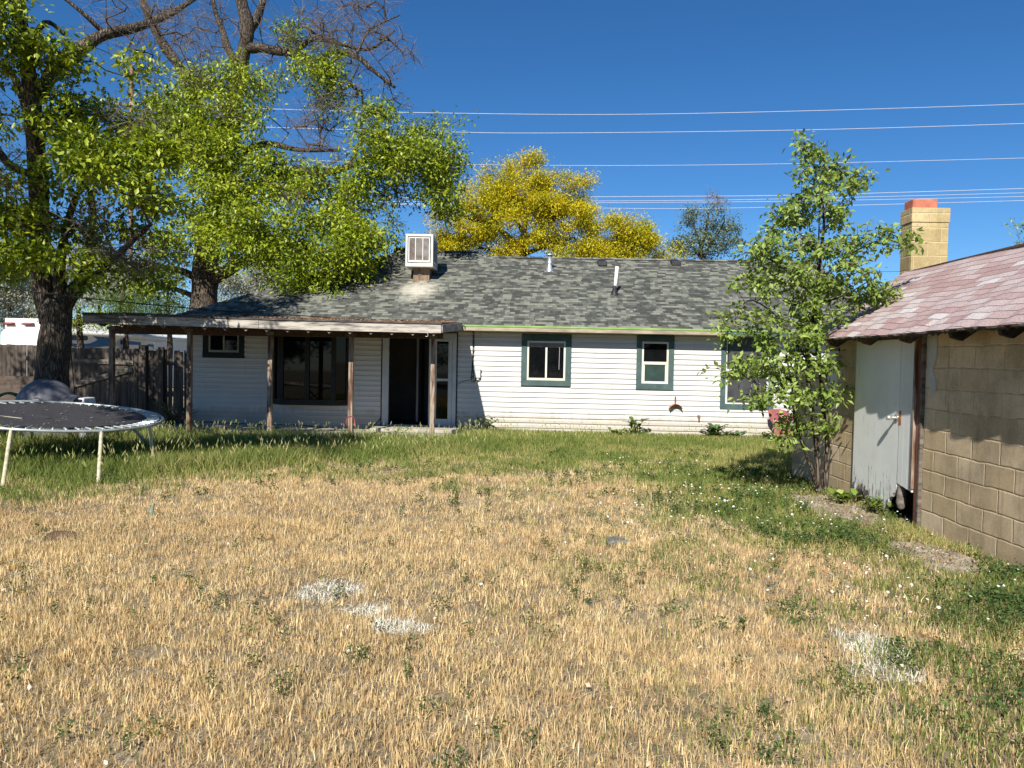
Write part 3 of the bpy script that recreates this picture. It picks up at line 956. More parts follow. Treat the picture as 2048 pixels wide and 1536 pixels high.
# rafters with pointed tails
PY = 15.5
mb0 = None
nr = 17
for i in range(nr):
    x = xl + .35 + i * (xr - xl - .5) / (nr - 1)
    y0r, y1r = FY + .045, EY + .3
    zt0 = fz(x) + fh - .03
    zt1 = EZ - .03
    mb = MB()
    w = .02
    pr = [(y0r, zt0), (y0r, zt0 - .17), (y0r + .10, zt0 - .20), (y0r + .22, zt0 - .14), (y1r, zt1 - .14), (y1r, zt1)]
    vs = [(x - w, y, z) for y, z in pr] + [(x + w, y, z) for y, z in pr]
    k = len(pr)
    mb.add(vs, [tuple(range(k)), tuple(range(k, 2 * k))[::-1]] + [(j, j + k, (j + 1) % k + k, (j + 1) % k) for j in range(k)])
    obj('rafter', mb, M_raft, cover)
    mb = MB()
    zz_ = fz(x)
    mb.prism([(x - .075, zz_ + .0), (x + .075, zz_ + .0), (x, zz_ - .062)], FY + .046, FY + .05)
    obj('gusset', mb, pm('weathered_gusset', (.14, .11, .08), (.26, .21, .16), 6, .9) if i == 0 else bpy.data.materials['weathered_gusset'], cover)
zbm = P(620, 672, PY).z
mb = MB(); mb.bar((xl + .15, PY, fz(xl) - .10), (xr - .05, PY, P(865, 678, PY).z + .09), .09, .17)
obj('beam', mb, M_raft, cover, bevel=.004)
for px_ in (224, 379, 540.5, 702, 865.5):
    q = P(px_, 760, PY)
    top = fz(q.x) - .08
    mb = MB(); w = .047
    random.seed(int(px_))
    vs = []
    lev = [-.05, .3, .7, 1.1, 1.5, top]
    for z in lev:
        jx = random.uniform(-.004, .004)
        for sx, sy in ((-1, -1), (1, -1), (1, 1), (-1, 1)): vs.append((q.x + sx * w + jx, PY + sy * w, z))
    fs = [(0, 3, 2, 1)]
    for l in range(len(lev) - 1):
        for k in range(4): fs.append((l * 4 + k, l * 4 + (k + 1) % 4, l * 4 + 4 + (k + 1) % 4, l * 4 + 4 + k))
    fs.append(tuple((len(lev) - 1) * 4 + k for k in range(4)))
    mb.add(vs, fs)
    po = obj('post', mb, M_post, cover, bevel=.006)
    mb = MB(); mb.box(q.x - .085, q.x + .085, PY - .056, PY - .049, top - .02, top + .05)
    mb.prism([(q.x - .03, top + .05), (q.x + .03, top + .05), (q.x, top + .085)], PY - .056, PY - .049)
    obj('post_bracket', mb, M_galv if False else pm('dull_bracket', (.12, .11, .09), (.22, .2, .17), 9, .7) if px_ == 224 else bpy.data.materials['dull_bracket'], po)
# hook
p = P(853, 670, FY + .02)
mb = MB(); mb.tube([p + Vector((.03 * math.cos(t), 0, .03 * math.sin(t))) for t in np.linspace(-2.4, 1.3, 9)], .006, 6); obj('hook', mb, M_galv, cover, smooth=True)
# ceiling light bowl (amber glass)
p = P(655, 679, 16.6)
# needle debris on the roof deck
rs = np.random.RandomState(5)
n = 9000
tt = rs.rand(n); yy = FY + .02 + (EY + .1 - FY) * rs.rand(n) ** .8
xx = xl + .1 + (xr - xl - .1) * tt
keep = vnoise(xx, yy, .5, 9) > .42
xx, yy = xx[keep], yy[keep]; n = len(xx)
zz = np.array([fz(x) + fh + .037 for x in xx]); zz = zz + (EZ + .065 - zz) * (yy - FY) / (EY + .12 - FY)
zz += rs.rand(n) * .022
an = rs.rand(n) * 6.28; L_ = .03 + .05 * rs.rand(n)
dxv = np.stack([np.cos(an) * L_, np.sin(an) * L_, (rs.rand(n) - .3) * .035], 1)
wv = np.stack([-np.sin(an) * .005, np.cos(an) * .005, np.full(n, .004)], 1)
pp = np.stack([xx, yy, zz + .004], 1)
V = np.stack([pp - wv, pp + wv, pp + dxv], 1).reshape(-1, 3)
cc = np.array([[.22, .10, .05], [.32, .20, .10], [.40, .30, .18], [.12, .08, .05]])[rs.randint(0, 4, n)]
M_lit = tint_mat('litter', .9, .0, .1)
o = npmesh('needle_litter', V, np.arange(n * 3).reshape(-1, 3), M_lit, np.repeat(cc, 3, 0))
tag(o, 'brown needle litter lying on top of the patio cover roof', 'leaf litter', kind='stuff')

# red cord hung on the second post from the right
q = P(702, 838, PY - .06)
mb = MB()
mb.tube([(q.x + .09 * math.cos(t) - .01, PY - .06 - .0 * t, q.z - .03 + .09 * math.sin(t) * 1.0) for t in np.linspace(.4, 3.6, 12)], .006, 5)
mb.tube([(q.x + .07, PY - .06, q.z), (q.x + .085, PY - .07, q.z - .12), (q.x + .11, PY - .06, q.z - .28), (q.x + .10, PY - .06, q.z - .34), (q.x + .12, PY - .06, q.z - .30)], .007, 5)
mb.tube([(q.x - .095, PY - .06, q.z - .02), (q.x - .1, PY - .065, q.z - .10), (q.x - .06, PY - .06, q.z - .16)], .005, 5)
o = obj('cord', mb, pm('red_cord', (.35, .04, .05), (.45, .10, .12), 9, .7), smooth=True, loc=(q.x, PY, -.04))
tag(o, 'red cord looped round the third patio post from the left of the house', 'cord')

# ------------------------------------------------------------------ block shed on the right
SX = 3.94
shed = empty('shed', (SX + 1, 8, 0), 'tan concrete-block shed with faded rose shingle roof on the right', 'shed')
def onwall(px): # Y of the shed wall face seen at px
    lo, hi = 3.0, 30.0
    for _ in range(50):
        mid = (lo + hi) / 2
        if P(px, 850, mid).x < SX: lo = mid
        else: hi = mid
    return lo
def wz(px, py):
    return P(px, py, onwall(px)).z
yD0, yD1, yB, yJ = onwall(1714), onwall(1804), onwall(1834), onwall(1848)
zD = wz(1760, 681)
S0, S1 = 5.15, 10.15
mb = MB()
t = .2
def wallbox(y0, y1, z0, z1): mb.box(SX, SX + t, y0, y1, z0, z1)
wallbox(S0, yJ, -.05, 2.12); wallbox(yD0 + .02, S1, -.05, 2.12); wallbox(yJ, yD0 + .02, zD + .03, 2.12)
obj('wall', mb, M_block, shed)
mb = MB(); mb.box(SX + t, 5.96, S1 - .2, S1, -.05, 2.1); mb.box(SX + t, 5.96, S0, S0 + .2, -.05, 2.1); mb.box(5.96, 6.16, S0, S1, -.05, 2.1)
obj('wall', mb, M_block, shed)
# low block wall running on behind the young tree
mb = MB(); mb.box(SX + .02, SX + .22, S1 + .003, 11.35, -.1, 1.72)
lw = obj('garden_wall', mb, M_block, loc=(SX, 10.7, 0)); tag(lw, 'low tan block wall running on behind the young tree past the shed', 'wall')
# gable triangles
RX, RZ, REZ, REX = 4.97, 2.91, 1.99, 3.62
slope = (RZ - REZ) / (RX - REX)
M_oldb = pm('old_grey_boards', (.2, .17, .13), (.36, .31, .25), 3, .9, (9, 1, 1), .4)
for y0, y1 in ((S1 - .15, S1 - .01), (S0 + .01, S0 + .15)):
    mb = MB(); mb.prism([(SX + .05, 2.08), (6.1, 2.08), (RX, RZ - .12)], y0, y1)
    obj('gable', mb, M_oldb, shed)
# roof slopes, gently sagging, ragged eave
RY0, RY1 = 4.75, 10.18
def sag(y): return -.035 * math.sin(math.pi * (y - RY0) / (RY1 - RY0)) + .008 * math.sin(y * 3.1)
mb = MB()
nY, nS = 44, 8
for i in range(nY + 1):
    y = RY0 + (RY1 - RY0) * i / nY
    rg = .012 * math.sin(y * 17.0) + .01 * math.sin(y * 7.3 + 1)
    for j in range(nS + 1):
        s_ = j / nS
        x = REX + rg * (1 - s_) + (RX - REX) * s_
        z = REZ + (RZ - REZ) * s_ + sag(y) * (.4 + .6 * s_) - .02 * math.sin(s_ * math.pi) - (.018 if j == 0 else 0)
        mb.v.append((x, y, z))
for i in range(nY):
    for j in range(nS):
        a = i * (nS + 1) + j
        mb.f.append((a, a + nS + 1, a + nS + 2, a + 1)[::-1])
ks = math.sqrt(1 + slope ** 2)
rf = obj('roof', mb, M_shedroof, shed, uv=lambda w: (w.y, (w.x - REX) * ks))
so = rf.modifiers.new('thick', 'SOLIDIFY'); so.thickness = .022; so.offset = -1
mb = MB()
mb.add([(RX, RY0, RZ), (RX, RY1, RZ), (6.3, RY1, REZ), (6.3, RY0, REZ)], [(0, 3, 2, 1)])
obj('roof', mb, M_shedroof, shed, uv=lambda w: (w.y, (6.3 - w.x) * ks))
# torn dark underlay hanging just under the eave, deck boards, rafter tails
M_tar = pm('black_torn_felt', (.012, .012, .012), (.04, .038, .036), 12, .7, bs=.8, bd=.02)
mb = MB()
rs = np.random.RandomState(11)
n = 150
for i in range(n + 1):
    y = RY0 + (RY1 - RY0) * i / n
    rg = .012 * math.sin(y * 17.0) + .01 * math.sin(y * 7.3 + 1)
    dz = .018 + .018 * rs.rand() + (.018 if rs.rand() > .85 else 0)
    z = REZ + sag(y) * .4 - .022
    mb.v += [(REX + rg + .006, y, z - .004), (REX + rg + .03, y, z - dz)]
for i in range(n):
    a = i * 2; mb.f.append((a, a + 1, a + 3, a + 2))
obj('roofing_felt', mb, M_tar, shed)
mb = MB()
mb.add([(REX + .03, RY0 + .02, REZ - .05), (REX + .03, RY1 - .02, REZ - .05), (RX, RY1 - .02, RZ - .07), (RX, RY0 + .02, RZ - .07)], [(0, 3, 2, 1)])
obj('roof_deck', mb, pm('dark_deck_boards', (.10, .08, .06), (.2, .16, .12), 4, .9, (1, 6, 1)), shed)
y = RY0 + .3
for px_ in (2018, 1935, 1805, 1745, 1700, 1662):
    pass
for yr in (5.35, 6.02, 6.72, 7.62, 8.5, 9.4):
    mb = MB()
    w = .025
    pr = [(REX + .06, REZ - .045), (REX + .08, REZ - .10), (REX + .17, REZ - .125), (SX + .05, REZ + .02), (SX + .05, REZ + .14)]
    vs = [(x, yr - w, z) for x, z in pr] + [(x, yr + w, z) for x, z in pr]; k = len(pr)
    mb.add(vs, [tuple(range(k)), tuple(range(k, 2 * k))[::-1]] + [(j, j + k, (j + 1) % k + k, (j + 1) % k) for j in range(k)])
    obj('rafter_tail', mb, M_raft if yr > 7 else M_tar, shed)

def peel_mat(name, paint, wood, thr, st=(9, 9, 1.2)):
    """peeling paint over grey wood; more bare wood low down"""
    m, nt, b = newmat(name)
    n = noise(nt, coords(nt, scale=st), 3.0, 7, .7)
    tc = nt.nodes.new('ShaderNodeTexCoord'); sp = nt.nodes.new('ShaderNodeSeparateXYZ'); nt.links.new(tc.outputs['Object'], sp.inputs[0])
    low = ramp(nt, sp.outputs[2], [(.10, .20), (.40, .05), (.9, 0.0)])
    f = math_(nt, 'ADD', n, low)
    n2 = noise(nt, coords(nt, scale=(16, 16, .7)), 3, 4)
    wc = ramp(nt, n2, [(.35, tuple(w * .7 for w in wood)), (.7, wood)])
    pc = ramp(nt, noise(nt, coords(nt), 3, 5), [(.35, tuple(p * .9 for p in paint)), (.7, paint)])
    fac = ramp(nt, f, [(thr - .02, 0.0), (thr + .02, 1.0)])
    nt.links.new(mix(nt, fac, pc, wc), b.inputs['Base Color'])
    b.inputs['Roughness'].default_value = .85
    bump(nt, b, math_(nt, 'SUBTRACT', math_(nt, 'MULTIPLY', n2, .4), fac), .5, .004)
    return m
M_door = peel_mat('peeling_white_door', (.74, .75, .71), (.40, .375, .34), .66)
M_board = peel_mat('peeling_board', (.70, .71, .67), (.28, .25, .21), .70)
# door leaf with rotten ragged foot
mb = MB()
nb = 46
zt = zD
top, bot = [], []
for i in range(nb + 1):
    u = i / nb
    y = yD0 + (yD1 - yD0) * u
    zb = .12 - .02 * u
    zb += (.10 * abs(math.sin(u * 23)) * rs.rand() + .05 * rs.rand()) * (1.2 - .6 * u)
    if u > .80: zb += (u - .8) * 1.0
    if .45 < u < .8: zb -= .12
    top.append((y, zt + (.0 if u < .93 else -.0))); bot.append((y, zb))
xd = SX - .035
vs = [(xd, y, z) for y, z in top] + [(xd, y, z) for y, z in bot] + [(xd + .035, y, z) for y, z in top] + [(xd + .035, y, z) for y, z in bot]
k = nb + 1
fs = []
for i in range(nb):
    fs += [(i, i + 1, i + 1 + k, i + k), (i + 2 * k, i + 3 * k, i + 3 * k + 1, i + 2 * k + 1), (i + k, i + 1 + k, i + 1 + 3 * k, i + 3 * k), (i, i + 2 * k, i + 2 * k + 1, i + 1)]
fs += [(0, k, 3 * k, 2 * k), (nb, nb + 2 * k, nb + 3 * k, nb + k)]
mb.add(vs, fs)
door = obj('door', mb, M_door, shed)
tag(door, label='peeling white plank door with a rotten ragged foot')
# splinters at the door foot
mb = MB()
for i in range(90):
    u = rs.rand() * .85; y = yD0 + (yD1 - yD0) * u
    i0 = int(u * nb); z = bot[i0][1]
    l = .03 + .09 * rs.rand()
    mb.add([(xd - .003, y - .006, z + .05), (xd - .003, y + .006, z + .05), (xd - .006 - .02 * rs.rand(), y + .02 * (rs.rand() - .5), z - l)], [(0, 1, 2)])
obj('splinters', mb, M_fence2, door)
# knob
p = P(1783, 835, yD1 + .03)
kz = wz(1795, 835); ky = onwall(1800)
mb = MB()
mb.tube([(xd - .002, ky, kz), (xd - .01, ky, kz)], .04, 16)
mb.tube([(xd - .01, ky + .0, kz), (xd - .05, ky, kz)], .016, 12)
mb.tube([(xd - .05, ky, kz), (xd - .055, ky, kz), (xd - .085, ky, kz), (xd - .105, ky, kz), (xd - .112, ky, kz)], [.018, .026, .030, .026, .014], 16)
obj('knob', mb, pm('dull_chrome', (.62, .62, .60), (.78, .78, .76), 6, .28, bs=.05, metal=.8), door, smooth=True)
mb = MB(); mb.box(xd - .006, xd - .001, ky - .10, ky - .05, kz - .07, kz + .08); obj('latch_plate', mb, M_rust, door)
# side boards and jamb
mb = MB()
zb0 = wz(1832, 987)
nbd = 3
for i in range(nbd):
    y0 = yD1 - .015 - (yD1 - yB) * i / nbd; y1 = yD1 - .015 - (yD1 - yB) * (i + 1) / nbd
    lo = zb0 + .03 * (nbd - i) * .5
    mb.add([(xd - .004, y1 + .003, lo - .0), (xd - .004, y0, lo + .02), (xd + .02, y0, lo + .02), (xd + .02, y1 + .003, lo),
            (xd - .004, y1 + .003, zt - .0), (xd - .004, y0, zt - .0), (xd + .02, y0, zt), (xd + .02, y1 + .003, zt)],
           [(0, 1, 2, 3), (7, 6, 5, 4), (0, 4, 5, 1), (1, 5, 6, 2), (2, 6, 7, 3), (3, 7, 4, 0)])
obj('side_boards', mb, M_board, shed)
mb = MB(); mb.box(xd - .02, xd + .02, yB - .03, yB, zb0 + .05, zt - .02); obj('trim_strip', mb, M_post, shed)
M_jamb = pm('red_brown_jamb', (.10, .035, .02), (.20, .08, .045), 3, .7, (9, 9, .8), .4, c3=(.36, .31, .25))
mb = MB(); mb.box(SX - .03, SX + .15, yJ + .03, yJ + .095, .0, 2.05); obj('jamb', mb, M_jamb, shed, bevel=.004)
mb = MB(); mb.box(SX - .034, SX + .15, yJ, yJ + .028, .0, 2.03); obj('casing', mb, M_fence2, shed)
mb = MB(); mb.box(SX - .02, SX + .02, yB, yD0, zt + .002, zt + .055); obj('lintel', mb, M_jamb, shed)
mb = MB(); mb.box(SX - .012, SX + .004, yD0 + .003, yD0 + .05, .08, zt + .01); obj('door_stop', mb, M_board, shed)
# post stub and junk in the gap
mb = MB()
mb.lathe([(.001, .12), (.035, .14), (.05, .2), (.045, .32), (.03, .45), (.028, .6)], (SX + .0, yD1 - .04, 0), 12)
obj('hanging_weight', mb, M_fence2, shed, smooth=True)
mb = MB(); mb.box(SX + .05, SX + .09, yB + .03, yB + .12, -.05, .6); mb.box(SX + .12, SX + .15, yJ + .1, yJ + .13, -.05, .6)
obj('stud', mb, M_fence2, shed)
mb = MB(); mb.box(SX + .4, SX + .45, yJ - .3, yD0 + .5, -.05, 2.05); obj('inner_panel', mb, M_black, shed)  # black sheet standing in for the unlit inside of the shed
# shed window boarded white, dark head
yw0, yw1 = onwall(1636), onwall(1674)
yw0 = min(yw0, S1 - .05)
mb = MB(); mb.box(SX - .012, SX + .01, yw1, yw0, wz(1655, 815), wz(1655, 703)); 
wb = obj('boarded_window', mb, M_board, shed)
mb = MB(); mb.box(SX - .02, SX + .01, yw1 - .02, yw0, wz(1655, 703), wz(1655, 697)); obj('head_trim', mb, M_black, wb)
# unpainted mortar patch
mb = MB()
yp0, yp1 = onwall(1850), onwall(1873)
random.seed(4)
poly = [(yp0, 1.98), (yp0 - .02, 1.6), (yp0 + -.06, 1.42), (yp0 - .1, 1.36), (yp1 + .12, 1.33), (yp1 + .02, 1.40), (yp1 + .04, 1.52), (yp1 + .10, 1.60), (yp1 + .02, 1.75), (yp1 + .05, 1.98)]
mb.add([(SX - .004, y, z) for y, z in poly], [tuple(range(len(poly)))])
obj('plaster_patch', mb, pm('grey_plaster', (.40, .39, .35), (.54, .52, .47), 8, .9), shed)

# chimney behind the shed
cY = 11.2
ca = P(1822.5, 500, cY).x; cb_ = P(1896, 500, cY).x; ct = P(1860, 415.5, cY).z
cy2 = cY + .33
ch = empty('chimney', (ca + .27, cY + .16, 0), 'yellow-tan block chimney standing behind the shed roof', 'chimney')
mb = MB()
rng = random.Random(3)
zc = ct - .215
mb.box(ca - .012, cb_ + .012, cY - .012, cy2 + .012, zc + .003, ct)
z = -.1
mb.box(ca, cb_, cY, cy2, -.1, zc)
obj('stack', mb, M_chim, ch, bevel=.008)
mb = MB()
fa, fb = P(1826, 410, cY + .03).x, P(1876, 410, cY + .03).x; ft = P(1850, 397, cY + .03).z
mb.box(fa, fb, cY + .03, cY + .30, ct - .02, ft)
obj('flue_liner', mb, pm('terracotta', (.36, .11, .07), (.50, .19, .12), 7, .85, c3=(.25, .09, .06)), ch, bevel=.02)

# ------------------------------------------------------------------ trampoline
TC = Vector((-6.90, 10.67, .70)); TR = 1.446
def tz(x, y): return TC.z - .081 * (x - TC.x) + .033 * (y - TC.y)
tr = empty('trampoline', (TC.x, TC.y, 0), 'round black-mat trampoline with exposed springs in the long grass', 'trampoline')
mb = MB()
n = 96
vs = []
for k in range(n):
    t_ = 2 * math.pi * k / n
    c_ = Vector((TC.x + TR * math.cos(t_), TC.y + TR * math.sin(t_), 0)); c_.z = tz(c_.x, c_.y) + .004 * math.sin(3 * t_)
    for j in range(10):
        a_ = 2 * math.pi * j / 10
        vs.append((c_.x + .020 * math.cos(a_) * math.cos(t_), c_.y + .020 * math.cos(a_) * math.sin(t_), c_.z + .020 * math.sin(a_)))
fs = [(k * 10 + j, ((k + 1) % n) * 10 + j, ((k + 1) % n) * 10 + (j + 1) % 10, k * 10 + (j + 1) % 10) for k in range(n) for j in range(10)]
mb.add(vs, fs)
obj('rim', mb, M_rim, tr, smooth=True)
MR = TR - .26
mb = MB()
rings = [0, .2, .4, .6, .8, 1.0, MR - .03, MR]
for i, r_ in enumerate(rings):
    for k in range(64):
        t_ = 2 * math.pi * k / 64
        dz = -.05 * (1 - (r_ / MR) ** 2) + .006 * math.sin(5 * t_ + r_ * 3)
        mb.v.append((TC.x + r_ * math.cos(t_), TC.y + r_ * math.sin(t_), tz(TC.x + r_ * math.cos(t_), TC.y + r_ * math.sin(t_)) + dz + (.008 if i == 7 else 0)))
for i in range(len(rings) - 1):
    for k in range(64):
        a = i * 64 + k; b = i * 64 + (k + 1) % 64
        mb.f.append((a, b, b + 64, a + 64))
mo = obj('mat', mb, M_mat, tr)
so = mo.modifiers.new('t', 'SOLIDIFY'); so.thickness = .006
# springs
NS = 60
mb = MB()
pts, rr = [], []
for i in range(25):
    pts.append((i / 24 * .175, 0, 0)); rr.append(.014 if i % 2 else .0105)
mb.tube(pts, rr, 7)
mb.tube([(-.03, 0, .004), (0, 0, 0)], .003, 5); mb.tube([(.175, 0, 0), (.21, 0, .006), (.228, 0, -.012)], .003, 5)
spm = None
for k in range(NS):
    t_ = 2 * math.pi * (k + .5) / NS
    if spm is None:
        me = bpy.data.meshes.new('spring'); me.from_pydata(mb.v, [], mb.f); me.materials.append(M_galv2)
        me.polygons.foreach_set('use_smooth', [True] * len(me.polygons)); me.update()
        spm = bpy.data.objects.new('spring', me); so_ = spm
    else:
        so_ = spm.copy()
    COL.objects.link(so_); so_.parent = tr
    sx_, sy_ = math.cos(t_) * (MR + .035), math.sin(t_) * (MR + .035)
    so_.location = (sx_, sy_, tz(TC.x + sx_, TC.y + sy_) + .004)
    so_.rotation_euler = (Matrix(((1, 0, 0), (0, 1, 0), (-.081, .033, 1))).to_quaternion() @ Euler((0, 0, t_ + random.uniform(-.06, .06))).to_quaternion()).to_euler()
# splayed legs
def rimpt(px, far=False):
    k = P(px, 850, 1.0).x; a_ = 1 + k * k; b_ = -2 * (k * TC.x + TC.y); c_ = TC.x ** 2 + TC.y ** 2 - TR ** 2
    dsc = max(b_ * b_ - 4 * a_ * c_, 0) ** .5; y = (-b_ + (dsc if far else -dsc)) / 2 / a_
    return Vector((k * y, y, tz(k * y, y) - .012))
legs = []
for px_, (fx_, fy_) in ((203, (196, 972)), (22, (4, 980))):
    gx_, gy_ = G(fx_, fy_); legs.append((rimpt(px_), Vector((gx_, gy_, -.02))))
for px_, far, ft_ in ((299, False, (-5.38, 10.62)), (224, True, (-6.05, 12.1)), (-40, False, (-7.9, 9.3)), (40, True, (-8.2, 12.3))):
    legs.append((rimpt(px_, far), Vector((ft_[0], ft_[1], -.05))))
for tp, foot in legs:
    mb = MB(); mb.tube([tp, tp * .94 + foot * .06, tp * .55 + foot * .45, foot], [.020, .023, .024, .024], 10)
    mb.tube([tp * .8 + foot * .2, tp * .78 + foot * .22], .027, 10)
    obj('leg', mb, M_legs, tr, smooth=True)
# twig on the mat
q = P(10, 838, 9.2)
mb = MB(); mb.tube([(x_, 10.3, tz(x_, 10.3) - .03) for x_ in (-7.75, -7.5, -7.1)], .008, 5)
o = obj('stick', mb, pm('dry_stick', (.4, .34, .22), (.55, .47, .33), 6, .9), loc=(-7.4, 10.3, TC.z), smooth=True); tag(o, 'short pale stick lying on the black trampoline mat', 'stick')
# leaf bits on the mat
rs = np.random.RandomState(8); n = 60
r_ = MR * np.sqrt(rs.rand(n)) * .95; a_ = rs.rand(n) * 6.28
pp = np.stack([TC.x + r_ * np.cos(a_), TC.y + r_ * np.sin(a_), tz(TC.x + r_ * np.cos(a_), TC.y + r_ * np.sin(a_)) - .05 * (1 - (r_ / MR) ** 2) + .012], 1)
s_ = .008 + .016 * rs.rand(n)
q4 = np.stack([pp + np.stack([-s_, 0 * s_, 0 * s_], 1), pp + np.stack([0 * s_, -s_, 0 * s_], 1), pp + np.stack([s_, 0 * s_, .3 * s_], 1), pp + np.stack([0 * s_, s_, .2 * s_], 1)], 1).reshape(-1, 3)
o = npmesh('leaf_bits', q4, np.arange(n * 4).reshape(-1, 4), M_lit, np.repeat(np.tile([[.5, .46, .36]], (n, 1)), 4, 0)); tag(o, 'pale dry leaf bits scattered on the trampoline mat', 'leaf litter', kind='stuff')

# ------------------------------------------------------------------ dog house dome
dh = empty('dog_house', (-8.62, 13.0, -.05), 'grey plastic igloo dog house between trampoline and big trunk', 'dog house')
M_dome = pm('grey_plastic', (.115, .115, .13), (.15, .15, .17), 2.5, .5, bs=.04)
cx = P(93, 800, 13.0).x
r0 = (P(147, 800, 13.0).x - P(38, 800, 13.0).x) / 2
ztop = P(90, 757.5, 13.0).z
mb = MB()
prof = [(r0 * 1.02, -.08), (r0 * 1.03, .0), (r0 * 1.03, .45), (r0 * 1.0, .62)]
zs = .62
for i in range(1, 13):
    a_ = math.pi / 2 * i / 12
    prof.append((max(r0 * math.cos(a_), .001), zs + (ztop - zs) * math.sin(a_)))
mb.lathe(prof, (cx, 13.0, 0), 36)
obj('dome', mb, M_dome, dh, smooth=True)
# entrance tunnel to the right
mb = MB()
prof2 = []
n = 20
for i in range(n + 1):
    t_ = math.pi * i / n
    prof2.append((-.34 * math.cos(t_), .46 + .46 * math.sin(t_)))
ring0 = [(cx + .15, 13.0 + y, z) for y, z in prof2]; ring1 = [(cx + r0 + .13, 12.95 + y * .92, z * .93) for y, z in prof2]
ring0 = [(cx + .15, 13.0 - .34, -.08)] + ring0 + [(cx + .15, 13.34, -.08)]; ring1 = [(cx + r0 + .13, 12.95 - .31, -.08)] + ring1 + [(cx + r0 + .13, 12.95 + .31, -.08)]
k = len(ring0)
mb.add(ring0 + ring1, [(i, i + 1, i + 1 + k, i + k)[::-1] for i in range(k - 1)])
eo = obj('entrance', mb, M_dome, dh, smooth=True); so = eo.modifiers.new('t', 'SOLIDIFY'); so.thickness = .02
mb = MB(); cc_ = Vector((cx + .12, 13.0 - r0 * .90, .78))
mb.tube([(cc_.x + .055 * math.cos(t_), cc_.y - .012 * math.sin(t_) , cc_.z + .055 * math.sin(t_)) for t_ in np.linspace(0.2, 3.0, 10)], .006, 6)
obj('moulded_ring', mb, M_dome, dh, smooth=True)

# white plastic bin beside it
p0 = P(149, 796, 12.9)
x0_, x1_ = P(148, 800, 12.9).x, P(180, 800, 12.9).x
bn = empty('pet_carrier', ((x0_ + x1_) / 2, 13, -.05), 'white plastic pet carrier with dark grille beside the grey dome', 'pet carrier')
mb = MB()
zt_ = P(160, 796, 12.9).z; zb_ = .0
vs = [(x0_ - .02, 12.8, zb_ - .06), (x1_ + .0, 12.8, zb_ - .06), (x1_ + .0, 13.3, zb_ - .06), (x0_ - .02, 13.3, zb_ - .06),
      (x0_ + .0, 12.9, zt_), (x1_ - .11, 12.9, zt_), (x1_ - .11, 13.25, zt_), (x0_ + .0, 13.25, zt_)]
mb.add(vs, [(0, 3, 2, 1), (4, 5, 6, 7), (0, 1, 5, 4), (1, 2, 6, 5), (2, 3, 7, 6), (3, 0, 4, 7)])
obj('shell', mb, pm('pale_plastic', (.52, .55, .55), (.62, .65, .65), 4, .4, bs=0), bn, bevel=.02)
mb = MB()
def onf(u, z): # point on the sloping front
    tt_ = (z - (zb_ - .06)) / (zt_ - zb_ + .06); return Vector((u, 12.8 + .1 * tt_ - .012, z))
for zz_ in np.linspace(zt_ - .5, zt_ - .04, 9): mb.bar(onf(x0_ + .06, zz_), onf(x1_ - .14, zz_), .012, .03)
mb.add([onf(x0_ + .05, zt_ - .52) + Vector((0, .008, 0)), onf(x1_ - .13, zt_ - .52) + Vector((0, .008, 0)), onf(x1_ - .15, zt_ - .03) + Vector((0, .008, 0)), onf(x0_ + .07, zt_ - .03) + Vector((0, .008, 0))], [(0, 1, 2, 3)])
obj('grille', mb, M_black, bn)

# garden hose coil on a reel at the left edge
hx = P(14, 800, 13.0).x
mb = MB()
for i in range(5):
    r_ = .34 + .012 * (i % 3)
    mb.tube([(hx + r_ * math.cos(t_), 13.0 + .03 * i, .52 + r_ * math.sin(t_)) for t_ in np.linspace(0, 2 * math.pi, 30)], .011, 6)
hr = empty('hose_reel', (hx, 13.06, -.05), 'green garden hose coiled on a reel at the left edge beside the grey dome', 'garden hose')
obj('hose', mb, pm('green_hose', (.02, .10, .04), (.04, .16, .07), 4, .4), hr, smooth=True)
mb = MB(); mb.tube([(hx, 12.98, .52), (hx, 13.2, .52)], .2, 18); mb.bar((hx - .25, 13.1, -.08), (hx, 13.1, .5), .04, .04); mb.bar((hx + .25, 13.1, -.08), (hx, 13.1, .5), .04, .04)
obj('reel', mb, pm('terracotta_plastic', (.28, .13, .08), (.35, .17, .11), 4, .6), hr)

# ------------------------------------------------------------------ fences
def picket_fence(name, label, xa, xb, Y, ztop, seed, rails=True, front=False, brace=False, wob=.03, lean=.0, gapp=.08, bottom=-.09):
    rnd = random.Random(seed)
    f = empty(name, ((xa + xb) / 2, Y, -.09), label, 'gate' if name == 'gate' else 'fence')
    mb = MB(); x = xa
    while x < xb - .02:
        w = rnd.uniform(.11, .15); w = min(w, xb - x)
        g_ = .004 if rnd.random() > gapp else .022
        dz = rnd.uniform(-wob, wob); ln = rnd.uniform(-lean, lean)
        y_ = Y + rnd.uniform(-.004, .004)
        zt = ztop + dz
        mb.add([(x, y_, bottom), (x + w - g_, y_, bottom), (x + w - g_, y_ + .018, bottom), (x, y_ + .018, bottom),
                (x + ln, y_, zt), (x + w - g_ + ln, y_, zt + rnd.uniform(-.01, .01)), (x + w - g_ + ln, y_ + .018, zt), (x + ln, y_ + .018, zt)],
               [(0, 3, 2, 1), (4, 5, 6, 7), (0, 1, 5, 4), (1, 2, 6, 5), (2, 3, 7, 6), (3, 0, 4, 7)])
        x += w
    obj('boards', mb, M_fence, f)
    yr = Y - .03 if front else Y + .04
    for z in (ztop - .32, bottom + .35):
        mb = MB(); mb.bar((xa, yr, z + .01), (xb, yr, z - .01), .035, .11); obj('rail', mb, M_fence2, f)
    if brace:
        mb = MB(); mb.bar((xa + .3, yr - .004, P(146, 772, Y).z), (xb - .03, yr - .004, P(266, 738, Y).z), .03, .12); obj('brace', mb, M_fence2, f)
    return f
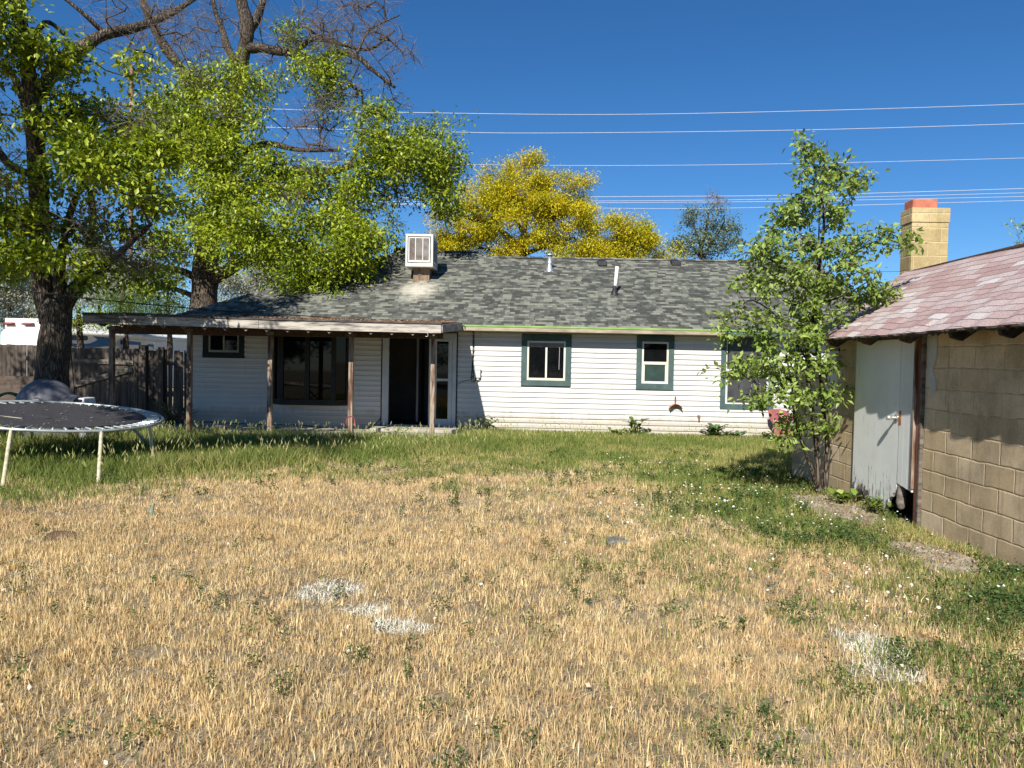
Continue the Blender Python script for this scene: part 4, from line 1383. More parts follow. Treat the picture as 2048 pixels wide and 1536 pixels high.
FYY = 18.3
def fx(px): return P(px, 750, FYY).x
f1 = picket_fence('fence', 'grey board fence left of the big trunk under the white camper', fx(-110), fx(100), FYY, P(40, 690, FYY).z, 1, wob=.015)
mb = MB(); mb.box(fx(-110), fx(100), FYY - .12, FYY - .02, -.09, P(40, 752, FYY).z); obj('base_board', mb, pm('dark_base', (.07, .05, .04), (.12, .09, .07), 3, .9, (1, 1, 5)), f1)
f2 = picket_fence('gate', 'wide grey board gate with diagonal brace behind the dog house', fx(118), fx(268), FYY, P(200, 697, FYY).z, 2, front=True, brace=True, wob=.012)
f3 = picket_fence('fence', 'leaning dark board fence between the gate and the house corner', fx(294), fx(376), FYY + .05, P(330, 700, FYY).z, 3, wob=.05, lean=.04, gapp=.3)
mb = MB(); mb.box(fx(270), fx(277), FYY - .05, FYY + .06, -.1, P(275, 697, FYY).z)
obj('post', mb, M_fence, f2)
mb = MB(); mb.box(fx(279), fx(293), FYY - .05, FYY + .1, -.1, P(286, 690, FYY).z); obj('post', mb, M_fence, f3)
mb = MB(); mb.box(fx(316), fx(327), FYY - .02, FYY + .045, .4, P(321, 694, FYY).z); obj('board', mb, M_fence, f3)
# house numbers / plank at the tree right: leaning plank
mb = MB(); a_ = P(136, 700, 15.2); b_ = P(152, 800, 14.4); b_.z = -.05
mb.bar(a_, b_, .12, .03, up=(0, 1, 0)); o = obj('plank', mb, M_fence, loc=(b_.x, b_.y, b_.z)); tag(o, 'long weathered plank leaning on the big trunk beside the gate', 'plank')

# ------------------------------------------------------------------ vehicles beyond the fence
def quad_panel(mb, A, B, u0, u1, z0, z1, off):
    """panel on the vertical plane A-B (2d) between fractions u0,u1, pushed outward by off"""
    A = Vector(A); B = Vector(B); d = (B - A); n = Vector((d.y, -d.x)).normalized()
    vs = []
    for o_ in (off, off + .012):
        for u, z in ((u0, z0), (u1, z0), (u1, z1), (u0, z1)):
            p = A + d * u + n * o_; vs.append((p.x, p.y, z))
    mb.add(vs, [(0, 1, 2, 3), (7, 6, 5, 4), (0, 4, 5, 1), (1, 5, 6, 2), (2, 6, 7, 3), (3, 7, 4, 0)])
Ya, Yb = 25.0, 33.0
A3 = P(128, 661, Ya); B3 = P(392, 680, Yb)
A2 = Vector((A3.x, Ya)); B2 = Vector((B3.x, Yb))
ztA, ztB = A3.z, B3.z
rv = empty('travel_trailer', (A2.x, A2.y, -.3), 'white travel trailer with blue swoosh stripes beyond the fence', 'trailer')
M_rvw = pm('rv_white', (.70, .69, .65), (.78, .77, .74), 3, .4, bs=0)
M_blue = pm('rv_blue', (.012, .08, .22), (.02, .11, .28), 3, .4, bs=0)
M_rvd = pm('rv_charcoal', (.03, .035, .045), (.05, .055, .065), 3, .4, bs=0)
d2 = (B2 - A2).normalized(); nrm = Vector((d2.y, -d2.x)); back = -nrm * 2.4
if nrm.y > 0 and nrm.x < 0: nrm = -nrm
mb = MB()
c4 = [A2, B2, B2 + back, A2 + back]
vs = [(p.x, p.y, .3) for p in c4] + [(c4[0].x, c4[0].y, ztA - .12), (c4[1].x, c4[1].y, ztB - .12), (c4[2].x, c4[2].y, ztB - .12), (c4[3].x, c4[3].y, ztA - .12)]
vs += [(p.x - nrm.x * s * .25, p.y - nrm.y * s * .25, z) for p, z, s in ((A2, ztA + .10, 1), (B2, ztB + .10, 1), (B2 + back, ztB + .10, -1), (A2 + back, ztA + .10, -1))]
mb.add(vs, [(0, 3, 2, 1), (0, 1, 5, 4), (1, 2, 6, 5), (2, 3, 7, 6), (3, 0, 4, 7), (4, 5, 9, 8), (5, 6, 10, 9), (6, 7, 11, 10), (7, 4, 8, 11), (8, 9, 10, 11)])
obj('body', mb, M_rvw, rv, bevel=.04)
def rvp(name, pts, m, off, parent=rv):
    """pixel outline laid on the trailer's side plane, real thickness"""
    mb = MB(); out = []
    for px, py in pts:
        r_ = ray(px, py); # intersect with vertical plane through A2,B2
        # (A2 + s d2) = t*(r.x,r.y)
        den = r_.x * d2.y - r_.y * d2.x
        t = (A2.x * d2.y - A2.y * d2.x) / den
        out.append(Vector((r_.x * t, r_.y * t, 1.6 + r_.z * t)))
    n3 = Vector((nrm.x, nrm.y, 0))
    k = len(out)
    mb.add([p + n3 * (off + .012) for p in out] + [p + n3 * off for p in out], [tuple(range(k))[::-1]] + [(i, (i + 1) % k, (i + 1) % k + k, i + k) for i in range(k)])
    return obj(name, mb, m, parent)
import itertools
rvp('stripe', [(176, 669.5), (195, 671), (222, 676), (222, 692), (200, 693), (172, 693), (150, 691), (136, 686), (160, 689), (180, 687), (192, 682), (195, 679), (188, 674)], M_blue, .004)
rvp('stripe', [(240, 680), (281, 684.5), (281, 690), (240, 689)], M_blue, .004)
rvp('stripe', [(296, 688), (316, 691), (316, 696), (296, 692)], M_blue, .004)
rvp('window', [(132, 670), (172, 671), (175, 674), (175, 679), (172, 681), (132, 680)], M_rvd, .008)
rvp('stripe', [(131, 686), (150, 692), (172, 694), (210, 693), (180, 696), (150, 695)], M_rvd, .016)
rvp('door', [(306, 683), (341, 684), (341, 700), (306, 700)], M_rvw, .018)
rvp('vent', [(231, 682), (239, 682), (239, 691), (231, 691)], pm('rv_vent', (.45, .45, .43), (.5, .5, .48), 4, .5, bs=0), .02)
# awning roll along the roof edge: lit white line
a_ = Vector((A2.x, A2.y, ztA - .05)) + Vector((nrm.x, nrm.y, 0)) * .08; b_ = Vector((B2.x, B2.y, ztB - .05)) + Vector((nrm.x, nrm.y, 0)) * .08
mb = MB(); mb.tube([a_, b_], .085, 10); obj('awning', mb, M_rvw, rv, smooth=True)

# dark slab roof / canopy with pale edge beside it, pale rounded trailer roof
bY = 38.0
mb = MB(); xa, xb = P(128, 650, bY).x, P(262, 650, bY).x
mb.box(xa, xb, bY, bY + 3, .0, P(150, 641, bY).z)
o = empty('dark_shed', ((xa + xb) / 2, bY + 1, -.3), 'dark shed with pale roof edge behind the travel trailer', 'shed')
obj('wall', mb, pm('dark_wall', (.012, .012, .014), (.025, .025, .028), 2, .8), o)
mb = MB(); mb.box(xa - .1, xb + .1, bY - .1, bY + 3.1, P(150, 641, bY).z + .003, P(150, 639, bY).z + .03); obj('roof', mb, pm('pale_edge', (.4, .4, .34), (.5, .5, .43), 3, .7), o)
bY2 = 35.0
mb = MB(); ctr = P(205, 656, bY2)
prof = []
xa, xb = P(160, 655, bY2).x, P(380, 655, bY2).x
zt_, zb2 = P(250, 649, bY2).z, P(250, 668, bY2).z
pts_ = [(xa + (xb - xa) * .0, (zt_ + zb2) / 2)]
poly = []
for i in range(9):
    t_ = math.pi / 2 + math.pi * i / 8
    poly.append((xa + .45 + .45 * math.cos(t_), (zt_ + zb2) / 2 + (zt_ - zb2) / 2 * math.sin(t_)))
poly += [(xb, zb2 - .25), (xb, zt_ - .15)]
mb.prism(poly[::-1], bY2, bY2 + 1.2)
o = obj('boat_cover', mb, pm('pale_boat', (.38, .40, .41), (.50, .51, .52), 3, .5, bs=0), bevel=.05, loc=((xa + xb) / 2, bY2, zb2))
tag(o, 'pale rounded hull showing above the travel trailer roof', 'boat')

# white camper with red trim on the far left
cYy = 30.0
cp = empty('camper', (P(60, 680, cYy).x, cYy, -.2), 'white camper with red window hoods at far left beyond the fence', 'camper')
def cpx(px): return P(px, 665, cYy).x
def cpz(py, px=40): return P(px, py, cYy).z
M_cw = pm('camper_white', (.62, .62, .60), (.68, .68, .66), 3, .45, bs=0)
M_red = pm('camper_red', (.24, .035, .04), (.32, .06, .06), 3, .5, bs=0)
mb = MB(); mb.box(cpx(10), cpx(86), cYy, cYy + 2.0, cpz(656), cpz(636.5))
mb.box(cpx(18), cpx(86), cYy + .12, cYy + 1.95, .1, cpz(659))
for yy_ in (663, 669, 675, 681): mb.box(cpx(18), cpx(86), cYy + .108, cYy + .12, cpz(yy_ + .5), cpz(yy_))
obj('body', mb, M_cw, cp, bevel=.02)
mb = MB(); mb.box(cpx(9), cpx(86), cYy - .02, cYy + 1.95, cpz(659), cpz(656) - .003); obj('trim_band', mb, M_red, cp)
for q0, q1 in ((11, 30), (48, 69)):
    mb = MB()
    za, zb2 = cpz(645), cpz(651)
    mb.add([(cpx(q0), cYy - .03, za), (cpx(q1), cYy - .03, za), (cpx(q1), cYy - .30, zb2 + .05), (cpx(q0 + 2), cYy - .30, zb2 + .05), (cpx(q0 + 2), cYy - .01, zb2), (cpx(q1), cYy - .01, zb2)],
           [(0, 3, 2, 1), (0, 1, 5, 4), (2, 3, 4, 5), (0, 4, 3), (1, 2, 5)])
    mb.f[-5] = mb.f[-5]
    obj('window_hood', mb, M_red, cp)

# ------------------------------------------------------------------ power lines and pole
wY = 44.0
M_wire = pm('aluminium_wire', (.50, .50, .52), (.62, .62, .62), 3, .4, bs=0)
wires = [([(259, 205), (520, 217), (800, 224.5), (1200, 229), (1600, 222), (2048, 208), (2400, 194)], 'topmost of the bright power lines above the house', .013),
         ([(259, 243), (520, 254), (860, 263), (1100, 266), (1600, 260), (2048, 247), (2400, 234)], 'second power line from the top, just above the yellow tree', .013),
         ([(259, 308), (520, 318), (930, 328.5), (1250, 331), (1600, 327), (2048, 316), (2400, 305)], 'third power line down, passing the top of the yellow tree', .011),
         ([(259, 390), (720, 396), (1280, 393), (1600, 390), (2048, 377), (2400, 365)], 'upper wire of the low bundle right of the yellow tree', .013),
         ([(259, 398), (720, 403), (1280, 401.5), (1600, 397), (2048, 385.5), (2400, 375)], 'second wire of the low bundle right of the yellow tree', .011),
         ([(259, 401), (720, 407), (1280, 405), (1600, 402), (2048, 393), (2400, 384)], 'third wire of the low bundle right of the yellow tree', .011),
         ([(259, 402), (720, 407.5), (1280, 417), (1600, 413), (2048, 401), (2400, 391)], 'lowest wire of the bundle, nearest the dark poplar top', .011),
         ([(1560, 543), (1700, 543.5), (1800, 543), (2100, 541)], 'short dark wire low between the young tree and the chimney', .011)]
def spline(pts, n=10):
    pts = [Vector(p) for p in pts]; out = []
    for i in range(len(pts) - 1):
        p0 = pts[max(i - 1, 0)]; p1 = pts[i]; p2 = pts[i + 1]; p3 = pts[min(i + 2, len(pts) - 1)]
        for k in range(n):
            t = k / n
            out.append(.5 * ((2 * p1) + (-p0 + p2) * t + (2 * p0 - 5 * p1 + 4 * p2 - p3) * t * t + (-p0 + 3 * p1 - 3 * p2 + p3) * t ** 3))
    out.append(pts[-1]); return out
for i, (pl, lab, r_) in enumerate(wires):
    mb = MB(); mb.tube(spline([P(x, y, wY) for x, y in pl], 6), r_, 6)
    mm = M_wire if i < 7 else M_rubber
    o = obj('power_line', mb, mm, loc=P(pl[0][0], pl[0][1], wY), smooth=True); tag(o, lab, 'power line', 'wires strung across the sky')
pol = empty('utility_pole', (P(259, 400, wY).x, wY, 0), 'brown wooden utility pole top showing through the trees at upper left', 'utility pole')
px0 = P(259, 300, wY).x
mb = MB(); mb.tube([(px0, wY + .2, -.5), (px0, wY + .2, P(259, 128, wY).z)], [.13, .10], 14); obj('pole', mb, pm('pole_wood', (.16, .09, .05), (.26, .16, .09), 2, .9, (6, 6, .5)), pol, smooth=True)
for zpx in (206, 320):
    mb = MB(); z = P(259, zpx, wY).z; mb.box(px0 - 1.1, px0 + 1.1, wY - .05, wY + .06, z - .12, z - .02); obj('crossarm', mb, M_post, pol)
# service drop crossing low in front of the big trunk
mb = MB(); mb.tube(spline([P(-60, 566, 11.5), P(0, 574, 12), P(150, 594, 12.6), P(300, 609, 13.6), P(450, 622, 15), P(600, 631, 16.3), P(760, 643, 17.3), P(925, 652, 17.15)], 6), .011, 6)
o = obj('service_cable', mb, M_rubber, smooth=True, loc=P(0, 574, 12)); tag(o, 'thin dark service cable slung past the big trunk to the house eave', 'cable')

# maroon metal ornament against the house wall
oy = 17.35
mb = MB()
def op(px, py): q = P(px, py, oy); return (q.x, q.z)
outline = [(1536, 821), (1545, 818), (1560, 818), (1574, 822), (1583, 830), (1588, 838), (1578, 843), (1570, 848), (1566, 855), (1572, 858), (1585, 860), (1590, 872), (1548, 872), (1548, 858), (1545, 846), (1538, 836)]
hole1 = (1549, 840, 2.4); hole2 = (1556, 845, 2.0)
mb.prism([op(*p_) for p_ in outline][::-1], oy, oy + .006)
om = empty('metal_ornament', (P(1560, 860, oy).x, oy, -.05), 'maroon cut metal yard ornament against the white wall behind the young tree', 'yard ornament')
obj('plate', mb, pm('maroon_metal', (.26, .07, .075), (.36, .13, .12), 6, .6), om)
mb = MB()
for hx_, hy_, r_ in (hole1, hole2, (1565, 833, 2.2)):
    q = P(hx_, hy_, oy); rr_ = r_ / 1500 * oy
    mb.tube([(q.x + rr_ * 1.2 * math.cos(t_), oy - .004, q.z + rr_ * math.sin(t_)) for t_ in np.linspace(0, 2 * math.pi, 14)], .006, 5)
obj('scrollwork', mb, M_white, om)
mb = MB(); q = P(1562, 860, oy + .02); mb.bar((q.x, oy + .02, -.2), (q.x, oy + .02, q.z + .3), .02, .02, up=(0, 1, 0)); obj('stake', mb, M_rust, om)

# rock and sprinkler stub in the lawn
def rock(name, label, px, py, sx, sy, sz, seed, m):
    x, y = G(px, py)
    rnd = np.random.RandomState(seed)
    mb = MB()
    import bmesh
    bm = bmesh.new(); bmesh.ops.create_icosphere(bm, subdivisions=3, radius=1)
    ph = rnd.rand(6) * 6
    for v in bm.verts:
        c = v.co.copy(); k = 1 + .18 * math.sin(c.x * 3 + ph[0]) + .14 * math.sin(c.y * 4 + ph[1]) + .12 * math.sin(c.z * 5 + ph[2]) + .07 * math.sin(c.x * 9 + c.y * 8 + ph[3])
        c *= k; v.co = Vector((x + c.x * sx, y + c.y * sy, max(c.z, -.5) * sz + .01))
    mb.v = [tuple(v.co) for v in bm.verts]; mb.f = [tuple(v.index for v in f.verts) for f in bm.faces]; bm.free()
    o = obj(name, mb, m, loc=(x, y, 0)); tag(o, label, 'rock'); return o
M_rock = pm('grey_rock', (.09, .085, .08), (.22, .205, .19), 9, .95, bs=.8, bd=.01)
rock('rock', 'flat dark grey rock in the dry grass right of the middle', 1238, 1088, .12, .09, .05, 1, M_rock)
rock('rock', 'low brown dirt-stained stone in the dry grass at left', 128, 1075, .17, .10, .03, 2, pm('brown_clod', (.09, .055, .035), (.17, .11, .07), 9, 1, bs=.8, bd=.02))
x, y = G(303, 1035)
mb = MB(); mb.tube([(x, y, -.02), (x + .005, y, .07), (x + .02, y, .14)], [.014, .017, .012], 8)
mb.add([(x - .02, y - .004, .05), (x + .015, y - .006, .07), (x + .02, y, .15), (x + .0, y + .004, .13)], [(0, 1, 2, 3)])
o = obj('stake', mb, pm('mossy_stub', (.10, .16, .10), (.40, .44, .38), 14, .8), loc=(x, y, 0)); tag(o, 'short grey-green stake in the dry grass in front of the trampoline', 'stake')

# ------------------------------------------------------------------ trees
def bark_mat(name, c1, c2, c3=None, sc=5.0):
    m, nt, b = newmat(name)
    v = coords(nt, scale=(1, 1, .17))
    vo = nt.nodes.new('ShaderNodeTexVoronoi'); vo.feature = 'DISTANCE_TO_EDGE'; vo.inputs['Scale'].default_value = sc * 5
    wv = nt.nodes.new('ShaderNodeVectorMath'); wv.operation = 'ADD'
    nn = nt.nodes.new('ShaderNodeTexNoise'); nn.inputs['Scale'].default_value = sc; nn.inputs['Detail'].default_value = 5
    nt.links.new(v, nn.inputs['Vector'])
    vm = nt.nodes.new('ShaderNodeVectorMath'); vm.operation = 'SCALE'; vm.inputs['Scale'].default_value = .22
    nt.links.new(nn.outputs['Color'], vm.inputs[0]); nt.links.new(v, wv.inputs[0]); nt.links.new(vm.outputs[0], wv.inputs[1])
    nt.links.new(wv.outputs[0], vo.inputs['Vector'])
    e = ramp(nt, vo.outputs['Distance'], [(.0, 0.0), (.22, 1.0)])
    n2 = noise(nt, v, sc * 6, 5, .7)
    c = mix(nt, e, c1, ramp(nt, n2, [(.3, c2), (.7, c3 or tuple(x * 1.5 for x in c2))]))
    nt.links.new(c, b.inputs['Base Color']); b.inputs['Roughness'].default_value = .95; b.inputs['Specular IOR Level'].default_value = .15
    bump(nt, b, math_(nt, 'ADD', e, math_(nt, 'MULTIPLY', n2, .4)), .9, .03)
    return m
M_bark = bark_mat('ridged_bark', (.035, .027, .022), (.12, .095, .072), (.20, .16, .12))
M_bark2 = bark_mat('dark_bark', (.03, .024, .02), (.085, .065, .05), (.14, .11, .085))
M_twig = pm('grey_twigs', (.11, .085, .065), (.24, .20, .165), 3, .9, bs=0)
M_twigd = pm('brown_twigs', (.05, .036, .028), (.11, .08, .062), 3, .9, bs=0)
M_leaf = tint_mat('leaves', .42, .24, .38)
M_leafy = tint_mat('yellow_leaves', .5, .30, .3)
M_grass = tint_mat('grass_blades', .7, .32, .2)

def limb_mesh(limbs, nseg=14, rough=.06, seed=0, sub=5):
    """smooth tapered, slightly lumpy tubes along the limb polylines"""
    mb = MB(); rnd = np.random.RandomState(seed)
    for L in limbs:
        pts = spline([l[:3] for l in L], sub)
        rad = [l[3] for l in L]; rr = []
        for i in range(len(L) - 1):
            for k in range(sub): rr.append(rad[i] + (rad[i + 1] - rad[i]) * k / sub)
        rr.append(rad[-1])
        n = nseg if rad[0] > .08 else 8
        n0 = len(mb.v); prev = None
        ph = rnd.rand(4) * 6
        for i, p in enumerate(pts):
            d = (pts[min(i + 1, len(pts) - 1)] - pts[max(i - 1, 0)]).normalized()
            if prev is None:
                a = Vector((1, 0, 0)) if abs(d.z) > .7 else Vector((0, 0, 1)); u = d.cross(a).normalized()
            else: u = (prev - d * prev.dot(d)).normalized()
            prev = u; w = d.cross(u)
            for k in range(n):
                t = 2 * math.pi * k / n
                q = rr[i] * (1 + rough * (math.sin(3 * t + ph[0] + i * .35) + .7 * math.sin(5 * t + ph[1] - i * .2) + .8 * math.sin(i * .9 + ph[2])))
                mb.v.append(tuple(p + (u * math.cos(t) + w * math.sin(t)) * q))
        for i in range(len(pts) - 1):
            for k in range(n):
                a = n0 + i * n + k; b = n0 + i * n + (k + 1) % n
                mb.f.append((a, b, b + n, a + n))
        mb.f.append(tuple(n0 + (len(pts) - 1) * n + k for k in range(n)))
    return mb

def grow(limbs, targets, seed, seg=.35, rtip=.004, bend=.25, expo=2.4, droop=0.0):
    """join every target point to the nearest wood by a bowed twig; returns nodes, parents, radii, tip index"""
    rnd = np.random.RandomState(seed)
    pos, par, fixed = [], [], []
    for L in limbs:
        pts = spline([l[:3] for l in L], 4)
        base = len(pos)
        for i, p in enumerate(pts):
            pos.append(np.array(p)); par.append(-1 if i == 0 else len(pos) - 2); fixed.append(True)
    nlimb = len(pos)
    T = np.array(targets); cap = len(pos) + len(T) * 8 + 100
    A = np.zeros((cap, 3)); A[:len(pos)] = np.array(pos); n = len(pos)
    par = par + [0] * (cap - len(par))
    # order by distance from the wood
    d0 = np.sqrt(((T[:, None, :] - A[None, :n:2, :]) ** 2).sum(-1)).min(1)
    order = np.argsort(d0 + rnd.rand(len(T)) * .25)
    tips = []
    for ti in order:
        t = T[ti]
        dd = ((A[:n] - t) ** 2).sum(1)
        # prefer wood lying lower and further in
        pen = 1 + .5 * np.clip(A[:n, 2] - t[2], 0, 3)
        j = int(np.argmin(dd * pen))
        p = A[j].copy(); L = math.sqrt(dd[j]); k = max(1, min(7, int(round(L / seg))))
        off = rnd.randn(3) * bend * L * .35; off[2] += bend * L * .25 - droop * L
        last = j
        for s in range(1, k + 1):
            f = s / k
            q = p + (t - p) * f + off * math.sin(math.pi * f) + (rnd.randn(3) * seg * .07 if s < k else 0)
            if n >= cap: break
            A[n] = q; par[n] = last; last = n; n += 1
        tips.append((last, ti))
    A = A[:n]; par = np.array(par[:n])
    w = np.zeros(n)
    for t_, _ in tips: w[t_] += 1
    for i in range(n - 1, nlimb - 1, -1):
        w[i] = max(w[i], 1) if w[i] == 0 else w[i]
        w[par[i]] += w[i]
    rad = rtip * np.power(np.maximum(w, 1), 1 / expo)
    return A, par, rad, nlimb, tips

def twig_mesh(A, par, rad, n0, sides=4):
    i = np.arange(n0, len(A)); p = A[par[i]]; q = A[i]
    rp = np.where(par[i] >= n0, rad[par[i]], np.minimum(rad[i] * 1.2, rad[par[i]])); rq = rad[i]
    rp = np.minimum(rp, rq * 1.6)
    d = q - p; L = np.linalg.norm(d, axis=1, keepdims=True) + 1e-9; d = d / L
    a = np.where(np.abs(d[:, 2:3]) < .9, np.array([[0, 0, 1.]]), np.array([[1., 0, 0]]))
    u = np.cross(d, a); u /= np.linalg.norm(u, axis=1, keepdims=True) + 1e-9; w = np.cross(d, u)
    V = []
    for base, r in ((p, rp), (q + d * .01, rq)):
        for k in range(sides):
            t = 2 * math.pi * k / sides
            V.append(base + (u * math.cos(t) + w * math.sin(t)) * r[:, None])
    V = np.stack(V, 1)
    n = len(i); off = (np.arange(n) * 2 * sides)[:, None, None]
    f = np.array([[k, (k + 1) % sides, (k + 1) % sides + sides, k + sides] for k in range(sides)])[None]
    return V.reshape(-1, 3), (off + f).reshape(-1, 4)

def leaves(centers, per, spread, ln, wd, cols, seed, droop=.35, bias=(0, 0, .15), flat=.55):
    """folded leaves around each twig end: two triangles meeting on the midrib"""
    rnd = np.random.RandomState(seed)
    C = np.repeat(np.asarray(centers), per, 0); n = len(C)
    pos = C + rnd.randn(n, 3) * spread * np.array([1, 1, .75])
    d = rnd.randn(n, 3); d[:, 2] -= droop * 1.5; d += (pos - C) / spread * .6
    d /= np.linalg.norm(d, axis=1, keepdims=True)
    nn = rnd.randn(n, 3) * flat; nn[:, 2] += 1; nn[:, 1] -= .35
    s = np.cross(d, nn); s /= np.linalg.norm(s, axis=1, keepdims=True) + 1e-9
    up = np.cross(s, d)
    L = ln * (.6 + .7 * rnd.rand(n, 1)); W = wd * (.6 + .7 * rnd.rand(n, 1))
    b = pos; t = pos + d * L
    m1 = pos + d * L * .45 + s * W * .5 + up * W * .18; m2 = pos + d * L * .45 - s * W * .5 + up * W * .18
    V = np.stack([b, m1, t, m2], 1)
    F = np.array([[0, 1, 2], [0, 2, 3]])[None] + (np.arange(n) * 4)[:, None, None]
    cols = np.asarray(cols)
    cc = np.repeat(cols[rnd.randint(0, len(cols), len(centers))], per, 0) * .55 + cols[rnd.randint(0, len(cols), n)] * .45
    cc = cc * (.8 + .4 * rnd.rand(n, 1))
    return V.reshape(-1, 3), F.reshape(-1, 3), np.repeat(cc, 4, 0)

def ell(px, py, Y, rx, ry, rd, n, rnd, shell=.0):
    """n points in an ellipsoid given by the pixel centre, pixel radii and depth radius in metres"""
    out = []; K = 9
    while len(out) * K < n:
        v = rnd.uniform(-1, 1, 3); q = np.linalg.norm(v)
        if q > 1 or q < shell * rnd.rand(): continue
        y = Y + v[2] * rd
        c = P(px, py, Y); sc = Y / F_PX
        out.append((c.x + v[0] * rx * sc, y, c.z + v[1] * ry * sc))
    g = CL * min(Y, 20) / 14.0 if Y > 11 else CL * .42
    return [tuple(np.array(p) + rnd.randn(3) * g * np.array([1, 1, .6])) for p in out for _ in range(K)][:n]
CL = .20

def tree(name, base, label, cat, limbs, clusters, lf, seed, group=None, bark=None, twig=None, rtip=.004, bare=None, seg=.35, droop=0, leafmat=None, sides=4, bend=.25, wl=(), wc=()):
    """limbs: [(px,py,Y,r)...]; clusters: (px,py,Y,rx,ry,rd,n); lf: per,spread,len,wid,cols"""
    rnd = np.random.RandomState(seed)
    root = empty(name, base, label, cat, group)
    LL = [[(*P(a, b, c), r) for a, b, c, r in L] for L in limbs]
    LL += [list(l) for l in wl]
    obj('trunk', limb_mesh(LL, seed=seed), bark or M_bark, root, smooth=True)
    tg = []
    for c in clusters: tg += ell(*c, rnd)
    for x, y, z, rx, ry, rz, n in wc:
        for _ in range(n // 5):
            q = rnd.randn(3) * .5
            tg += [(x + q[0] * rx + rnd.randn() * .18, y + q[1] * ry + rnd.randn() * .18, z + q[2] * rz + rnd.randn() * .12) for _ in range(5)]
    nl = len(tg)
    for c in (bare or []): tg += ell(*c, rnd)
    if not len(tg): raise ValueError(label)
    A, par, rad, n0, tips = grow(LL, tg, seed, seg=seg, rtip=rtip, droop=droop, bend=bend)
    V, Fq = twig_mesh(A, par, rad, n0, sides)
    npmesh('branches', V, Fq, twig or M_twigd, parent=root)
    if bare:
        # fine end twigs on the leafless wood
        ends = np.array([tg[i] for i in range(nl, len(tg))]); k = 5
        B = np.repeat(ends, k, 0); d = rnd.randn(len(B), 3) * np.array([1, .8, .7]); d /= np.linalg.norm(d, axis=1, keepdims=True)
        e = B + d * (.18 + .35 * rnd.rand(len(B), 1))
        AA = np.concatenate([B, e]); pp = np.concatenate([np.arange(len(B)), np.arange(len(B))]); rr = np.full(len(AA), rtip * .7)
        V, Fq = twig_mesh(AA, pp, rr, len(B), 3)
        npmesh('twigs', V, Fq, M_twig, parent=root)
    if nl:
        V, Fq, cc = leaves(tg[:nl], lf[0], lf[1], lf[2], lf[3], lf[4], seed + 1)
        npmesh('crown', V, Fq, leafmat or M_leaf, cc, root)
    return root

GREEN = [(.15, .22, .010), (.24, .31, .013), (.31, .37, .018), (.08, .13, .010), (.38, .42, .03)]
DGREEN = [(.055, .10, .015), (.075, .13, .015), (.10, .16, .018), (.13, .19, .02)]
YEL = [(.50, .43, .010), (.60, .50, .012), (.40, .39, .012), (.22, .26, .015), (.56, .43, .010)]
GREY = [(.12, .17, .09), (.16, .21, .12), (.09, .13, .065)]
PALE = [(.34, .34, .28), (.42, .42, .36), (.26, .27, .2), (.2, .24, .14)]
YOUNG = [(.17, .25, .04), (.22, .31, .055), (.12, .18, .03), (.30, .38, .10)]

# 1. big trunk at left behind the trampoline
T1 = 14.0
limbs = [
    [(104, 812, T1, .34), (103, 770, T1, .30), (106, 700, T1, .265), (112, 640, T1, .27), (118, 600, T1, .22)],
    [(108, 640, T1, .24), (90, 590, T1, .20), (82, 540, T1 - .1, .17), (80, 450, T1 - .3, .165), (78, 360, T1 - .5, .16), (68, 260, T1 - .8, .15), (58, 160, T1 - 1.0, .13), (46, 70, T1 - 1.2, .11), (36, 0, T1 - 1.3, .09), (24, -90, T1 - 1.5, .06)],
    [(114, 630, T1, .20), (140, 590, T1 + .1, .16), (165, 560, T1 + .2, .12), (180, 500, T1 + .3, .085), (186, 440, T1 + .2, .07), (180, 380, T1, .05)],
    [(112, 625, T1, .15), (120, 580, T1, .12), (118, 545, T1 - .1, .10), (128, 480, T1 - .3, .07), (150, 400, T1 - .5, .05), (190, 330, T1 - .6, .035)],
    [(160, 568, T1 + .2, .09), (200, 545, T1, .07), (240, 505, T1 - .4, .055), (300, 450, T1 - .8, .035)],
    [(66, 250, T1 - .8, .09), (30, 160, T1 - .6, .06), (0, 130, T1 - .5, .05), (-40, 100, T1 - .5, .03)],
    [(80, 440, T1 - .3, .08), (30, 480, T1 - .5, .06), (-20, 500, T1 - .6, .04)],
    [(76, 350, T1 - .5, .07), (20, 330, T1 - .5, .07), (-30, 260, T1 - .6, .06)],
    # the long limb crossing at the top
    [(80, 200, T1 - .6, .10), (110, 130, T1 - .3, .115), (165, 95, T1, .12), (210, 68, T1 + .3, .10), (280, 52, T1 + .6, .085), (345, 25, T1 + .9, .06), (400, -10, T1 + 1.2, .04)],
    [(210, 68, T1 + .3, .06), (170, 30, T1, .04), (120, -10, T1 - .2, .03)],
    [(50, 110, T1 - 1, .05), (90, 45, T1 - .8, .045), (130, 70, T1 - .6, .03)],
]
cl = [(200, 180, T1 - .4, 110, 80, 1.2, 60), (70, 220, T1 - 1, 80, 90, 1.2, 55), (30, 60, T1 - 1.2, 90, 70, 1.0, 55), (130, 330, T1 - .9, 110, 90, 1.1, 85),
      (250, 280, T1 - .6, 90, 80, 1.2, 60), (20, 420, T1 - .5, 70, 90, 1.2, 55), (110, 470, T1 - .9, 100, 70, 1.0, 60), (210, 430, T1 - .3, 90, 80, 1.1, 50),
      (300, 380, T1 - .6, 70, 70, 1.0, 38), (250, 540, T1 - .2, 90, 40, .9, 36), (-60, 250, T1, 80, 200, 1.5, 50), (300, 250, T1, 60, 80, .8, 24),
      (-20, 540, T1 + .3, 50, 50, 1.0, 18),
      (150, 380, 11.6, 130, 70, .8, 20), (-140, 60, 11.5, 160, 120, 1.2, 40)]
